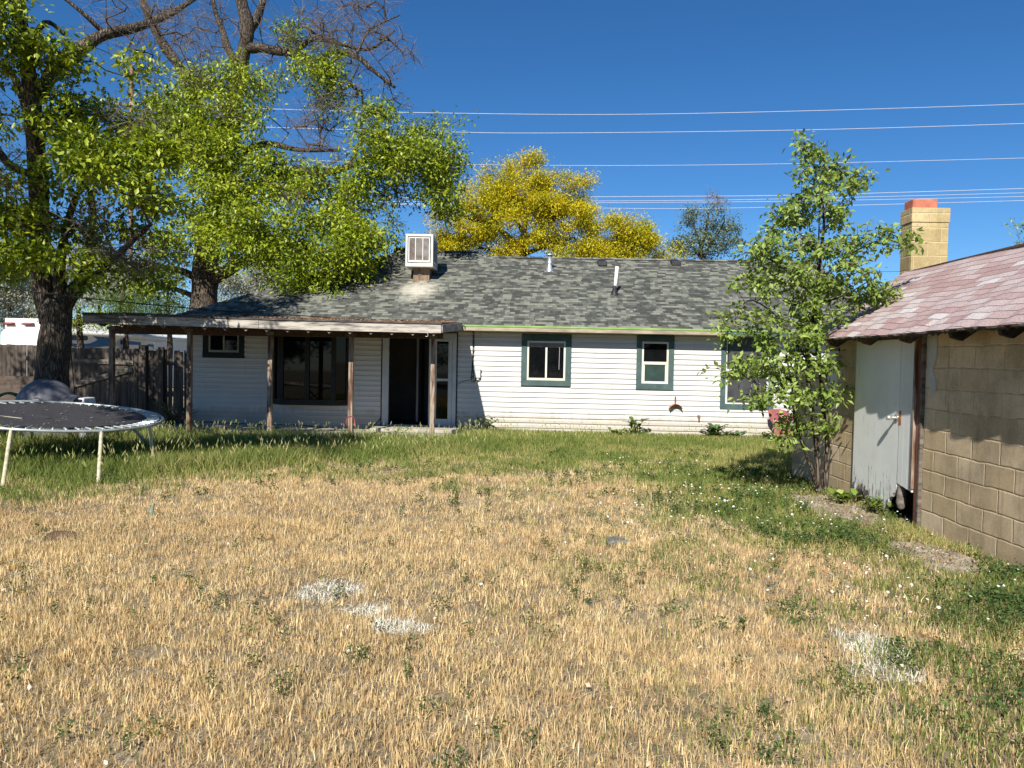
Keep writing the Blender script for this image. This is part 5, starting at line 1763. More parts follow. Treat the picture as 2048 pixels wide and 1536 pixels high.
br = [(250, 40, T1 + .3, 150, 60, 1.0, 70), (210, 480, T1 - .8, 120, 80, .8, 80), (330, 100, T1 + .8, 80, 60, .8, 50), (60, 330, T1 - .8, 80, 120, .8, 50), (180, 300, T1 - .6, 120, 100, .9, 60)]
t1 = tree('big_tree', (P(104, 812, T1).x, T1, -.1), 'big dark forked tree at the left edge behind the trampoline', 'tree', limbs, cl,
          (34, .13, .125, .062, GREEN), 21, bare=br, rtip=.0045,
          wl=[[(-9.9, 13.2, 4.6, .12), (-10.4, 12.0, 6.0, .10), (-10.4, 10.5, 7.2, .08), (-9.6, 8.6, 7.8, .06), (-8.6, 7.0, 7.9, .04)],  # unseen limbs standing for another tree, joined on here to cast shade
              [(-10.4, 10.8, 7.1, .07), (-11.6, 8.8, 7.9, .06), (-11.8, 6.8, 8.2, .04)]],
          wc=[(-10.6, 9.5, 7.6, 2.0, 1.6, 1.1, 130), (-8.9, 7.4, 7.6, 1.6, 1.5, .9, 70), (-12, 7.6, 7.6, 1.6, 2, 1.2, 100), (-6.9, 5.1, 6.8, 1.5, 1.2, .6, 330), (-11.3, 5.0, 7.6, 1.5, 1.2, .9, 240), (-12.4, 11, 6.4, 1.6, 1.6, 1.4, 190)])  # unseen crown clusters placed to shade the fence, dog house and patio grass

# 2. big tree behind the left end of the house
T2 = 23.5
limbs = [
    [(408, 720, T2, .46), (408, 610, T2, .40), (410, 560, T2, .40), (414, 500, T2, .36), (425, 440, T2, .30), (440, 370, T2, .28), (458, 280, T2, .26), (470, 200, T2, .24), (482, 130, T2, .22), (494, 60, T2 - .1, .20), (482, 0, T2 - .2, .17), (474, -70, T2 - .3, .13)],
    [(458, 290, T2, .20), (478, 120, T2, .15), (510, 96, T2 - .1, .15), (545, 100, T2 - .2, .14), (590, 108, T2 - .3, .12), (630, 124, T2 - .4, .10), (665, 104, T2 - .5, .09), (712, 112, T2 - .6, .08), (745, 140, T2 - .7, .065), (790, 175, T2 - .8, .04)],
    [(590, 108, T2 - .3, .09), (625, 78, T2 - .3, .08), (680, 88, T2 - .4, .06), (740, 98, T2 - .5, .045), (790, 60, T2 - .6, .025)],
    [(440, 380, T2, .16), (400, 230, T2 + .3, .17), (370, 150, T2 + .4, .16), (335, 100, T2 + .4, .15), (305, 50, T2 + .4, .13), (285, 0, T2 + .4, .11), (270, -70, T2 + .4, .08)],
    [(482, 140, T2, .12), (455, 95, T2 + .1, .12), (445, 60, T2 + .2, .09), (430, 20, T2 + .2, .07), (420, -30, T2 + .2, .05)],
    [(494, 70, T2, .13), (512, 40, T2 + .1, .13), (524, 5, T2 + .1, .11), (540, -50, T2 + .1, .08)],
    [(424, 560, T2, .22), (450, 545, T2 - .2, .20), (490, 520, T2 - .6, .16), (530, 500, T2 - 1.2, .13), (580, 520, T2 - 2.2, .09), (640, 555, T2 - 3.4, .06)],
    [(400, 560, T2, .14), (360, 540, T2 + .1, .10), (310, 530, T2, .07), (270, 510, T2 - .2, .04)],
    [(400, 600, T2, .12), (370, 585, T2 - .1, .08), (320, 570, T2 - .3, .06)],
    [(430, 440, T2, .18), (500, 380, T2 - .4, .15), (580, 345, T2 - .8, .13), (650, 345, T2 - 1.2, .11), (720, 325, T2 - 1.5, .10), (770, 310, T2 - 1.8, .07), (840, 330, T2 - 2.2, .05)],
    [(700, 330, T2 - 1.4, .06), (730, 270, T2 - 1.6, .05), (770, 230, T2 - 1.8, .03)],
    [(440, 350, T2, .12), (520, 290, T2 - .4, .10), (600, 300, T2 - .7, .07), (680, 300, T2 - 1, .04)],
    [(712, 112, T2 - .6, .05), (740, 60, T2 - .5, .03), (800, 30, T2 - .4, .02)],
    [(712, 195, T2 - .7, .05), (722, 180, T2 - .6, .04), (728, 235, T2 - .7, .03)],
]
cl = [(420, 140, T2 - .8, 60, 50, 1, 42), (390, 230, T2 - 1.2, 75, 80, 1.3, 90), (480, 170, T2 - 1, 60, 55, 1, 36), (470, 280, T2 - 1.5, 90, 90, 1.4, 120),
      (640, 160, T2 - 1.1, 75, 45, .9, 60), (560, 60, T2 - .5, 50, 40, .7, 14), (370, 330, T2 - 1.3, 90, 80, 1.4, 110), (530, 370, T2 - 1.8, 110, 60, 1.4, 110),
      (450, 430, T2 - 1.8, 90, 55, 1.2, 85), (620, 390, T2 - 2.0, 80, 50, 1.4, 70), (300, 300, T2 - .5, 60, 90, 1.2, 46),
      (780, 270, T2 - 2.0, 60, 55, 1.2, 75), (850, 320, T2 - 2.2, 70, 60, 1.3, 105), (740, 370, T2 - 2.0, 70, 55, 1.2, 75), (870, 400, T2 - 2.2, 42, 50, 1, 48), (900, 280, T2 - 2.2, 22, 18, .5, 9),
      (560, 470, T2 - 3.2, 90, 60, 1.2, 95), (650, 500, T2 - 3.8, 80, 60, 1.1, 90), (480, 480, T2 - 2.6, 70, 45, 1.0, 50), (620, 560, T2 - 4.2, 50, 38, .7, 44), (690, 545, T2 - 4.0, 28, 28, .6, 22),
      (560, 520, T2 - 3.2, 50, 40, .7, 30), (740, 480, T2 - 2.6, 60, 50, 1, 34), (690, 440, T2 - 2.6, 60, 50, 1, 50), (300, 560, T2 + .2, 70, 45, 1, 26), (350, 450, T2 - 1, 60, 60, 1, 44)]
br = [(740, 110, T2 - .6, 110, 100, 1.4, 200), (640, 250, T2 - 1.2, 90, 80, 1.2, 130), (560, 60, T2 - .2, 150, 70, 1.5, 150), (380, 60, T2 + .3, 110, 80, 1.2, 90), (640, 340, T2 - 1.2, 70, 60, 1, 60),
      (700, 20, T2 - .3, 90, 40, 1, 60), (440, 300, T2 - 1.4, 130, 120, 1.2, 60), (600, 420, T2 - 2.4, 140, 80, 1.2, 50), (520, 560, T2 - 1.8, 60, 40, .8, 30), (770, 420, T2 - 1.6, 30, 40, .6, 14), (480, 120, T2, 100, 120, .8, 60)]
t2 = tree('big_tree', (P(408, 720, T2).x, T2, -.1), 'tall half-bare tree behind the left end of the house roof', 'tree', limbs, cl,
          (46, .18, .14, .060, GREEN), 31, bare=br, rtip=.0065, seg=.5)

# 3. dark bushy evergreens and pale shrubs beyond the fence
def bush(name, label, cat, px, py, Y, rx, ry, rd, n, lf, seed, base_py=700, stemr=.12, leafmat=None, group=None, twig=None, extra=None):
    c = P(px, py, Y); bz = P(px, base_py, Y)
    limbs = [[(px, base_py, Y, stemr), (px + 2, (base_py * 2 + py) / 3, Y, stemr * .8), (px - 3, py, Y, stemr * .5), (px + 1, py - ry * .6, Y, stemr * .2)]]
    return tree(name, (bz.x, Y, min(bz.z, 0)), label, cat, limbs, [(px, py, Y, rx, ry, rd, n)] + (extra or []), lf, seed, group, bark=M_bark2, leafmat=leafmat, sides=3, rtip=.005, twig=twig)
bush('juniper_tree', 'dark evergreen beyond the gate, just left of the second big trunk', 'tree', 338, 600, 29, 62, 62, 1.3, 110, (60, .22, .10, .03, DGREEN), 41, 730)
bush('juniper_tree', 'dark evergreen beyond the gate behind the left post of the patio cover', 'tree', 250, 600, 28, 50, 60, 1.2, 90, (60, .22, .10, .03, DGREEN), 42, 730)
bush('bush', 'small bright green bush over the gate beside the big trunk', 'bush', 160, 632, 21, 30, 26, .7, 34, (40, .15, .08, .035, GREEN), 43, 740)
bush('blossoming_tree', 'pale silvery blossoming tree at the far left edge beyond the camper', 'tree', 20, 570, 36, 110, 95, 2.2, 300, (95, .34, .12, .06, PALE), 44, 720, twig=M_twig)
bush('blossoming_tree', 'pale silvery blossoming tree low behind the left slope of the house roof', 'tree', 540, 580, 38, 100, 55, 2, 230, (80, .34, .12, .06, PALE), 45, 720, twig=M_twig)
bush('blossoming_tree', 'pale silvery blossoming tree seen between the two big trunks', 'tree', 200, 570, 38, 90, 80, 2, 230, (80, .34, .12, .06, PALE), 46, 720, twig=M_twig)

# 4. yellow locust trees behind the house
Y5 = 35.0
limbs = [[(1040, 720, Y5, .28), (1042, 560, Y5, .22), (1045, 500, Y5, .18), (1050, 450, Y5, .12), (1060, 400, Y5, .07), (1070, 350, Y5, .03)],
         [(1045, 500, Y5, .15), (1000, 460, Y5 - .2, .12), (950, 440, Y5 - .4, .08), (910, 430, Y5 - .4, .04)],
         [(1046, 490, Y5, .15), (1090, 450, Y5 - .2, .11), (1130, 420, Y5 - .3, .07), (1160, 395, Y5, .04)],
         [(1044, 510, Y5, .12), (1100, 490, Y5 - .4, .09), (1150, 475, Y5 - .4, .05)],
         [(1048, 470, Y5, .10), (1020, 410, Y5, .07), (1000, 350, Y5, .03)],
         [(1042, 520, Y5, .10), (980, 500, Y5 - .3, .06), (920, 490, Y5 - .2, .03)]]
cl = [(1045, 375, Y5, 50, 42, 1.3, 95), (985, 400, Y5, 62, 55, 1.4, 130), (1110, 395, Y5, 62, 50, 1.4, 120), (930, 450, Y5, 50, 55, 1.2, 105), (1150, 440, Y5, 44, 50, 1.2, 80),
      (1040, 440, Y5 - .8, 110, 60, 1.0, 130), (970, 490, Y5 - .4, 80, 30, 1, 80), (1110, 490, Y5 - .4, 80, 28, 1, 70), (880, 490, Y5, 30, 25, .8, 24),
      (1020, 330, Y5, 16, 14, .4, 8), (1078, 330, Y5, 14, 18, .4, 9), (1165, 372, Y5, 20, 12, .4, 9), (935, 375, Y5, 14, 14, .4, 7), (1055, 335, Y5, 30, 20, .5, 14)]
LY = (92, .20, .135, .046, YEL)
tree('yellow_tree', (P(1040, 720, Y5).x, Y5, -.1), 'large golden-yellow tree behind the middle of the house roof', 'tree', limbs, cl, LY, 51, bark=M_bark2, leafmat=M_leafy, sides=3, rtip=.006, seg=.5)
limbs = [[(1240, 720, Y5, .22), (1240, 540, Y5, .18), (1242, 500, Y5, .13), (1250, 470, Y5, .07)],
         [(1241, 520, Y5, .10), (1200, 490, Y5, .06), (1175, 470, Y5, .03)], [(1241, 515, Y5, .10), (1280, 480, Y5, .05), (1300, 460, Y5, .03)]]
cl = [(1235, 485, Y5, 70, 40, 1.3, 130), (1285, 495, Y5, 36, 28, 1, 46), (1180, 500, Y5 - .5, 45, 28, 1, 50), (1274, 446, Y5, 9, 12, .3, 6), (1245, 450, Y5, 10, 10, .3, 5), (1215, 452, Y5, 12, 10, .3, 6), (1300, 465, Y5, 12, 14, .4, 8)]
tree('yellow_tree', (P(1240, 720, Y5).x, Y5, -.1), 'smaller golden-yellow tree just right of the large yellow one', 'tree', limbs, cl, LY, 52, bark=M_bark2, leafmat=M_leafy, sides=3, rtip=.006, seg=.5)
limbs = [[(1325, 720, Y5 + 1, .1), (1325, 540, Y5 + 1, .07), (1328, 500, Y5 + 1, .03)]]
tree('yellow_tree', (P(1325, 720, Y5 + 1).x, Y5 + 1, -.1), 'tip of a yellow tree peeping over the ridge left of the dark poplar', 'tree', limbs, [(1325, 512, Y5 + 1, 20, 12, .6, 14)], LY, 53, bark=M_bark2, leafmat=M_leafy, sides=3)

# 5. grey-green poplar with a bare top
Y6 = 40.0
limbs = [[(1405, 720, Y6, .2), (1405, 540, Y6, .16), (1402, 500, Y6, .11), (1412, 460, Y6, .07), (1418, 420, Y6, .03)],
         [(1404, 520, Y6, .09), (1375, 480, Y6, .05), (1355, 470, Y6, .03)], [(1404, 520, Y6, .09), (1435, 470, Y6, .05), (1450, 440, Y6, .03)],
         [(1404, 505, Y6, .07), (1388, 450, Y6, .04), (1388, 425, Y6, .02)]]
cl = [(1362, 490, Y6, 24, 26, .8, 34), (1388, 435, Y6, 16, 22, .6, 22), (1440, 440, Y6, 16, 26, .6, 26), (1452, 490, Y6, 20, 28, .8, 34), (1410, 480, Y6, 30, 34, .9, 44), (1400, 508, Y6, 60, 12, .8, 30), (1466, 462, Y6, 7, 9, .3, 5)]
br = [(1425, 410, Y6, 30, 22, .6, 26), (1400, 430, Y6, 22, 16, .5, 10)]
tree('poplar_tree', (P(1405, 720, Y6).x, Y6, -.1), 'dark grey-green poplar with a bare twiggy top behind the roof ridge', 'tree', limbs, cl, (34, .16, .13, .07, GREY), 61, bark=M_bark, bare=br, sides=3, twig=M_twig, rtip=.008)
Y7 = 22.0
limbs = [[(2090, 900, Y7, .1), (2085, 600, Y7, .08), (2070, 500, Y7, .04)]]
tree('tree', (P(2090, 740, Y7).x, Y7, -.1), 'leafy branch tip at the right edge above the shed roof', 'tree', limbs, [(2062, 470, Y7, 24, 22, .4, 16), (2090, 540, Y7, 40, 50, .5, 30)], (26, .12, .10, .05, YOUNG), 62)

# 6. young tree beside the shed
Y8 = 9.35
def y8(px, py, dy, r): return (px, py, Y8 + dy, r)
limbs = [
    [y8(1640, 985, .15, .040), y8(1636, 930, .13, .036), y8(1630, 860, .10, .032), y8(1618, 780, .05, .028), y8(1614, 720, .0, .026), y8(1618, 660, 0, .024), y8(1632, 600, 0, .022), y8(1640, 520, 0, .019), y8(1648, 440, 0, .015), y8(1640, 380, 0, .012), y8(1628, 330, 0, .008), y8(1630, 290, 0, .005)],
    [y8(1650, 985, .15, .032), y8(1655, 900, .15, .030), y8(1648, 830, .12, .027), y8(1640, 740, .05, .024), y8(1628, 650, .0, .02), y8(1634, 610, .0, .018)],
    [y8(1634, 970, .1, .028), y8(1610, 900, -.05, .022), y8(1590, 840, -.15, .018), y8(1585, 780, -.2, .014), y8(1570, 700, -.25, .010)],
    [y8(1614, 720, 0, .014), y8(1560, 640, -.2, .010), y8(1500, 600, -.3, .007), y8(1470, 640, -.35, .004)],
    [y8(1634, 600, 0, .014), y8(1570, 540, -.2, .010), y8(1510, 500, -.3, .006)],
    [y8(1638, 560, 0, .014), y8(1700, 510, -.1, .010), y8(1760, 480, -.2, .006), y8(1810, 490, -.2, .004)],
    [y8(1632, 610, 0, .013), y8(1690, 590, -.1, .009), y8(1740, 560, -.2, .005)],
    [y8(1640, 500, 0, .011), y8(1590, 460, -.1, .007), y8(1555, 430, -.15, .004)],
    [y8(1645, 460, 0, .010), y8(1690, 420, -.05, .006), y8(1720, 370, -.1, .004)],
    [y8(1585, 790, -.2, .010), y8(1520, 770, -.4, .006), y8(1470, 740, -.5, .004)],
    [y8(1650, 830, .1, .009), y8(1680, 790, -.05, .006), y8(1695, 770, -.1, .004)],
    [y8(1632, 600, 0, .010), y8(1640, 420, .1, .008), y8(1650, 330, .1, .005), y8(1655, 280, .1, .003)],
]
cl = [(1628, 278, Y8, 12, 14, .10, 7), (1610, 310, Y8, 14, 16, .12, 9), (1650, 320, Y8, 16, 26, .15, 12), (1612, 322, Y8, 12, 10, .1, 5), (1690, 355, Y8, 30, 22, .2, 16), (1725, 358, Y8 - .1, 9, 8, .08, 4),
      (1640, 370, Y8, 45, 40, .3, 38), (1600, 400, Y8, 34, 40, .3, 26), (1680, 400, Y8, 42, 36, .3, 32), (1580, 420, Y8 - .1, 14, 30, .2, 10), (1550, 432, Y8 - .15, 15, 10, .12, 7), (1640, 440, Y8, 50, 40, .35, 34), (1575, 465, Y8 - .2, 24, 24, .25, 12),
      (1620, 480, Y8, 40, 40, .3, 26), (1510, 500, Y8 - .3, 36, 20, .25, 22), (1560, 515, Y8 - .2, 50, 30, .3, 34), (1690, 500, Y8 - .1, 60, 34, .3, 42), (1750, 475, Y8 - .2, 34, 28, .22, 22), (1800, 492, Y8 - .2, 22, 12, .15, 12),
      (1500, 565, Y8 - .3, 30, 34, .3, 26), (1580, 570, Y8 - .1, 70, 45, .4, 62), (1680, 565, Y8 - .1, 60, 40, .35, 46), (1745, 560, Y8 - .2, 34, 28, .2, 20), (1770, 590, Y8 - .2, 18, 12, .1, 8),
      (1640, 620, Y8, 80, 36, .35, 52), (1720, 610, Y8 - .1, 36, 24, .2, 18), (1510, 640, Y8 - .4, 50, 30, .3, 26), (1465, 625, Y8 - .4, 18, 10, .12, 8), (1445, 675, Y8 - .4, 20, 8, .12, 9), (1570, 670, Y8 - .3, 60, 40, .35, 40),
      (1500, 745, Y8 - .45, 50, 30, .3, 34), (1450, 750, Y8 - .5, 18, 9, .1, 7), (1560, 740, Y8 - .3, 50, 40, .35, 40), (1500, 790, Y8 - .4, 40, 24, .3, 20), (1670, 720, Y8 - .1, 22, 20, .15, 12), (1640, 730, Y8, 24, 20, .2, 10),
      (1560, 800, Y8 - .3, 50, 26, .3, 26), (1640, 800, Y8, 26, 26, .2, 14), (1684, 786, Y8 - .1, 16, 14, .12, 9), (1600, 850, Y8 - .1, 50, 26, .25, 24), (1650, 850, Y8 + .05, 26, 18, .15, 10), (1580, 890, Y8 - .2, 30, 14, .2, 10), (1620, 690, Y8, 60, 30, .3, 24)]
tree('young_tree', (P(1642, 985, Y8).x, Y8 + .1, 0), 'slender young tree with oval leaves growing against the shed', 'tree', limbs, cl, (10, .05, .082, .046, YOUNG), 71, bark=M_bark, twig=M_twig, rtip=.0022, seg=.16)

# unseen trees added behind the camera to give the window glass something to reflect
for i, (x_, y_, h_) in enumerate(((-17, -15, 6.2), (-8, -17, 6.8), (1, -16, 6.0), (10, -17, 6.6), (19, -15, 6.2))):
    c_ = [(x_ + dx, y_ + dy, z_, 2.6, 1.6, 1.1, 110) for dx, dy, z_ in ((0, 0, h_ * .35), (-1.5, .4, h_ * .55), (1.6, -.3, h_ * .6), (0, 0, h_ * .78))]
    tree('garden_tree', (x_, y_, 0), ['bushy tree at the far left end of the row behind the camera', 'second bushy tree from the left behind the camera', 'middle bushy tree of the row behind the camera', 'fourth bushy tree from the left behind the camera', 'bushy tree at the far right end of the row behind the camera'][i],
         'tree', [], [], (26, .34, .30, .16, DGREEN), 200 + i, 'row of trees at the bottom of the yard', wl=[[(x_, y_, -.1, .2), (x_ + .1, y_, h_ * .4, .15), (x_, y_, h_ * .8, .06)]], wc=c_, sides=3, seg=.7, rtip=.008)

# ------------------------------------------------------------------ yard vegetation
def zone_green(x, y):
    """how green the yard is, 0 dry to 1 green"""
    n = vnoise(x, y, 1.1, 50, 4); n2 = vnoise(x, y, .35, 51, 3)
    # far edge of the dry patch: nearer at the left
    lim = np.interp(x, [-12, -6, -3.6, -2, 0, 1.2, 1.9, 2.3, 2.9, 3.4], [7.8, 8.2, 9.6, 10.6, 11.4, 10.4, 8.4, 6.2, 5.3, 4.5])
    g1 = (y - lim - .3) / 2.6 + (n - .5) * 2.6 + (n2 - .5) * 1.2
    g = np.clip(g1 + .35, 0, 1)
    # scattered green on the lower right
    s = np.clip((x + .5) / 3.0, .02, 1) * np.clip((n2 * .6 + n * .4 - .40) * 5, 0, 1) * .68
    return np.clip(np.maximum(g, s), 0, 1)

PATHS = [((3.48, 6.45), (.27, .52)), ((3.50, 8.55), (.34, .95)), ((2.45, 12.6), (.45, .16))]
def path_mask(x, y):
    m = np.zeros_like(x)
    for (cx, cy), (rx, ry) in PATHS:
        d = np.sqrt(((x - cx) / rx) ** 2 + ((y - cy) / ry) ** 2) + (vnoise(x, y, .25, 77) - .5) * .6
        m = np.maximum(m, np.clip((1.1 - d) * 4, 0, 1))
    return m

def scatter(y0, y1, dens, rnd, pad=2.4):
    """uniform points on the seen wedge of yard"""
    A = 1.50 * (y1 ** 2 - y0 ** 2) / 2 + pad * 2 * (y1 - y0)
    n = int(A * dens * 1.05)
    y = np.sqrt(y0 ** 2 + (y1 ** 2 - y0 ** 2) * rnd.rand(n)); x = (rnd.rand(n) * 2 - 1) * (.75 * y + pad)
    ok = (x < 3.9) | (y > 11.4)
    ok &= ~((y > 15.3) & (x < -1.5)) & (y < 17.6) & (x > -12.5)
    return x[ok], y[ok]

def blades(x, y, h, w, lean, cols, rnd, two=False, face=None):
    n = len(x); z = gz(x, y) - .005 + (vnoise(x, y, .9, 3) - .5) * .05 * (y <= 14.6)
    a = rnd.rand(n) * 2 * math.pi if face is None else face
    la = rnd.rand(n) * 2 * math.pi
    b = np.stack([x, y, z], 1); s = np.stack([np.cos(a), np.sin(a), 0 * a], 1) * (w / 2)[:, None]
    ld = np.stack([np.cos(la), np.sin(la), 0 * la], 1) * (lean * h)[:, None]
    t = b + ld + np.stack([0 * h, 0 * h, h], 1)
    if not two:
        V = np.stack([b - s, b + s, t], 1); F = np.arange(n * 3).reshape(-1, 3); k = 3
    else:
        m = b + ld * .3 + np.stack([0 * h, 0 * h, h * .55], 1)
        V = np.stack([b - s, b + s, m + s * .8, m - s * .8, t], 1); k = 5
        F = (np.array([[0, 1, 2], [0, 2, 3], [3, 2, 4]])[None] + (np.arange(n) * 5)[:, None, None]).reshape(-1, 3)
    return V.reshape(-1, 3), F, np.repeat(cols, k, 0)

def pick(cols, n, rnd, var=.25):
    c = np.asarray(cols)[rnd.randint(0, len(cols), n)]
    return c * (1 - var / 2 + var * rnd.rand(n, 1))

DRY = [(.80, .60, .33), (.92, .73, .43), (.66, .46, .24), (.95, .80, .52), (.46, .32, .16), (.76, .55, .31), (.82, .67, .35)]
DRYO = [(.58, .42, .23), (.64, .47, .27), (.50, .35, .19)]
GRS = [(.14, .19, .04), (.18, .23, .05), (.11, .15, .03), (.26, .29, .09), (.20, .25, .06)]
WHT = [(.88, .87, .82), (.80, .77, .70)]
def white_mask(x, y):
    m = np.zeros_like(x)
    for (px, py, rx, ry) in ((655, 1185, .25, .25), (735, 1225, .17, .13), (800, 1258, .20, .14), (1735, 1290, .18, .26), (1765, 1345, .22, .16)):
        cx, cy = G(px, py); d = ((x - cx) / rx) ** 2 + ((y - cy) / ry) ** 2 + (vnoise(x, y, .09, 91) - .5) * 1.2
        m = np.maximum(m, np.clip((1.1 - d) * 2, 0, 1))
    return m

rnd = np.random.RandomState(100)
Vs, Fs, Cs = [], [], []; off = 0
def push(r):
    global off
    V, F, C = r
    Vs.append(V); Fs.append(F + off); Cs.append(C); off += len(V)
for (y0, y1, dens, two, wm) in ((2.1, 4.6, 7400, True, 1.0), (4.6, 7.2, 5400, True, 1.15), (7.2, 10.5, 3000, False, 2.0), (10.5, 15.0, 1600, False, 2.5)):
    K = 9
    tx, ty = scatter(y0, y1, dens / K, rnd); nt_ = len(tx)
    tr_ = .012 + .028 * rnd.rand(nt_)
    th = np.repeat(.55 + .9 * rnd.rand(nt_) ** 1.5, K); tb = np.repeat(.55 + .60 * rnd.rand(nt_), K); tci = np.repeat(rnd.randint(0, len(DRY), nt_), K)
    x = np.repeat(tx, K) + rnd.randn(nt_ * K) * np.repeat(tr_, K); y = np.repeat(ty, K) + rnd.randn(nt_ * K) * np.repeat(tr_, K)
    gg = zone_green(x, y); bare = vnoise(x, y, .28, 60, 3)
    keep = (rnd.rand(len(x)) > gg * .78) & (rnd.rand(len(x)) < np.clip((bare - .12) * 6, .3, 1)) & (rnd.rand(len(x)) > path_mask(x, y) * .97)
    x, y, gg, bare = x[keep], y[keep], gg[keep], bare[keep]; n = len(x); th, tb, tci = th[keep], tb[keep], tci[keep]
    big = vnoise(x, y, .7, 61, 3)
    # clump: blades lean out of small tufts
    h = (.024 + .048 * rnd.rand(n)) * (.6 + .8 * big) * th
    c = pick(DRY, n, rnd) * .45 + np.asarray(DRY)[tci] * .55; c = c * tb[:, None]; o_ = (vnoise(x, y, .9, 62, 3) > .58) & (rnd.rand(n) < .45); c[o_] = pick(DRYO, o_.sum(), rnd)
    wmk = white_mask(x, y); lean0 = wmk; wm_ = rnd.rand(n) < wmk * .95; c[wm_] = pick(WHT, wm_.sum(), rnd)
    lean = .15 + .45 * rnd.rand(n) ** 2; fl = rnd.rand(n) < .30 + .35 * wmk; lean[fl] = 1.6 + 2 * rnd.rand(fl.sum()); h[fl] *= .45
    w = (.0028 + .0028 * rnd.rand(n)) * wm
    push(blades(x, y, h, w, lean, c, rnd, two))
o = npmesh('dry_grass', np.concatenate(Vs), np.concatenate(Fs), M_grass, np.concatenate(Cs))
tag(o, 'short sun-bleached dry stubble grass covering the middle of the yard', 'dry grass', kind='stuff')

# green grass: sparse low blades nearby, long lush blades towards the house
Vs, Fs, Cs = [], [], []; off = 0
for (y0, y1, dens, wm) in ((2.1, 5, 2600, 1.0), (5, 8, 2600, 1.2), (8, 11, 1900, 1.6), (11, 14.5, 1500, 2.0), (14.5, 17.6, 1300, 2.3)):
    x, y = scatter(y0, y1, dens, rnd)
    gg = zone_green(x, y); pmk = path_mask(x, y) * .93
    keep = (rnd.rand(len(x)) < gg) & (rnd.rand(len(x)) > pmk * .97); x, y = x[keep], y[keep]; n = len(x)
    # tall band: in front of the patio and under the trampoline
    tall = np.clip((y - np.interp(x, [-12, -4.5, -2, 0, 4], [8.0, 9.0, 12.2, 13.6, 14.6])) / 1.2, 0, 1)
    h = .05 + .05 * rnd.rand(n) + tall * (.07 + .13 * rnd.rand(n)) * np.interp(x, [-4, -1, 0, 4], [1, 1, .55, .5])
    h = np.where(y > 16.2, np.minimum(h, .16) * np.where(x > -1.3, 1.0, .6), h)
    h *= .7 + .6 * vnoise(x, y, .5, 63)
    h = h + .12 * (x < -7) * (y > 11.4) * (y < 12.8) * rnd.rand(n)
    olive = vnoise(x, y, .8, 64, 3)
    c = pick(GRS, n, rnd)
    m = rnd.rand(n) < np.clip((olive - .42) * 3.5, 0, .6) * (1 - .5 * tall); c[m] = pick([(.40, .36, .13), (.50, .42, .18), (.30, .31, .10)], m.sum(), rnd)
    push(blades(x, y, h, (.0035 + .003 * rnd.rand(n)) * wm, .15 + .5 * rnd.rand(n) ** 1.5, c, rnd, True))
# seed heads on thin stems
x, y = scatter(8, 17.2, 36, rnd)
tall = np.clip((y - np.interp(x, [-12, -4.5, -2, 0, 4], [8.0, 8.8, 11.8, 13.6, 15.4])) / .8, 0, 1)
k = rnd.rand(len(x)) < tall * zone_green(x, y) * np.interp(x, [-2, 0, 4], [1, .6, .35]); x, y = x[k], y[k]; n = len(x)
h = .20 + .16 * rnd.rand(n); la = rnd.rand(n) * 6.28; ln_ = .12 * rnd.rand(n) + .05
zb = gz(x, y); b = np.stack([x, y, zb], 1); tip = b + np.stack([np.cos(la) * ln_ * 1.2, np.sin(la) * ln_, h], 1)
aa = rnd.rand(n) * 6.28; s = np.stack([np.cos(aa), np.sin(aa), 0 * aa], 1)
V = np.stack([b - s * .003, b + s * .003, tip], 1).reshape(-1, 3); push((V, np.arange(n * 3).reshape(-1, 3), np.repeat(pick(GRS, n, rnd), 3, 0)))
d = (tip - b) / np.linalg.norm(tip - b, axis=1, keepdims=True) + rnd.randn(n, 3) * .12; Lh = .055 + .045 * rnd.rand(n, 1)
t2_ = tip + d * Lh; mid = tip + d * Lh * .4
for rotv in (s, np.stack([-s[:, 1], s[:, 0], s[:, 2]], 1)):
    V = np.stack([tip - d * .01, mid + rotv * .008, t2_, mid - rotv * .008], 1).reshape(-1, 3)
    F = (np.array([[0, 1, 2], [0, 2, 3]])[None] + (np.arange(n) * 4)[:, None, None]).reshape(-1, 3)
    cc = pick([(.42, .44, .16), (.50, .48, .22), (.34, .40, .12), (.58, .50, .28)], n, np.random.RandomState(5)); push((V, F, np.repeat(cc, 4, 0)))
o = npmesh('green_grass', np.concatenate(Vs), np.concatenate(Fs), M_grass, np.concatenate(Cs))
tag(o, 'long green grass with pale seed heads along the house and patio', 'green grass', kind='stuff')

# low leafy weeds (small oval leaves)
Vs, Fs, Cs = [], [], []; off = 0
def leafpatch(x, y, z, size, cols, rnd, up=.8):
    n = len(x); p = np.stack([x, y, z], 1)
    d = rnd.randn(n, 3); d[:, 2] = np.abs(d[:, 2]) * .5; d /= np.linalg.norm(d, axis=1, keepdims=True)
    nn = rnd.randn(n, 3) * .5; nn[:, 2] += up; s = np.cross(d, nn); s /= np.linalg.norm(s, axis=1, keepdims=True)
    L = size[:, None]; V = np.stack([p, p + d * L * .5 + s * L * .3, p + d * L, p + d * L * .5 - s * L * .3], 1)
    F = (np.array([[0, 1, 2], [0, 2, 3]])[None] + (np.arange(n) * 4)[:, None, None]).reshape(-1, 3)
    return V.reshape(-1, 3), F, np.repeat(pick(cols, n, rnd, .4), 4, 0)
WEED = [(.06, .105, .03), (.08, .13, .038), (.11, .165, .045), (.045, .08, .024)]
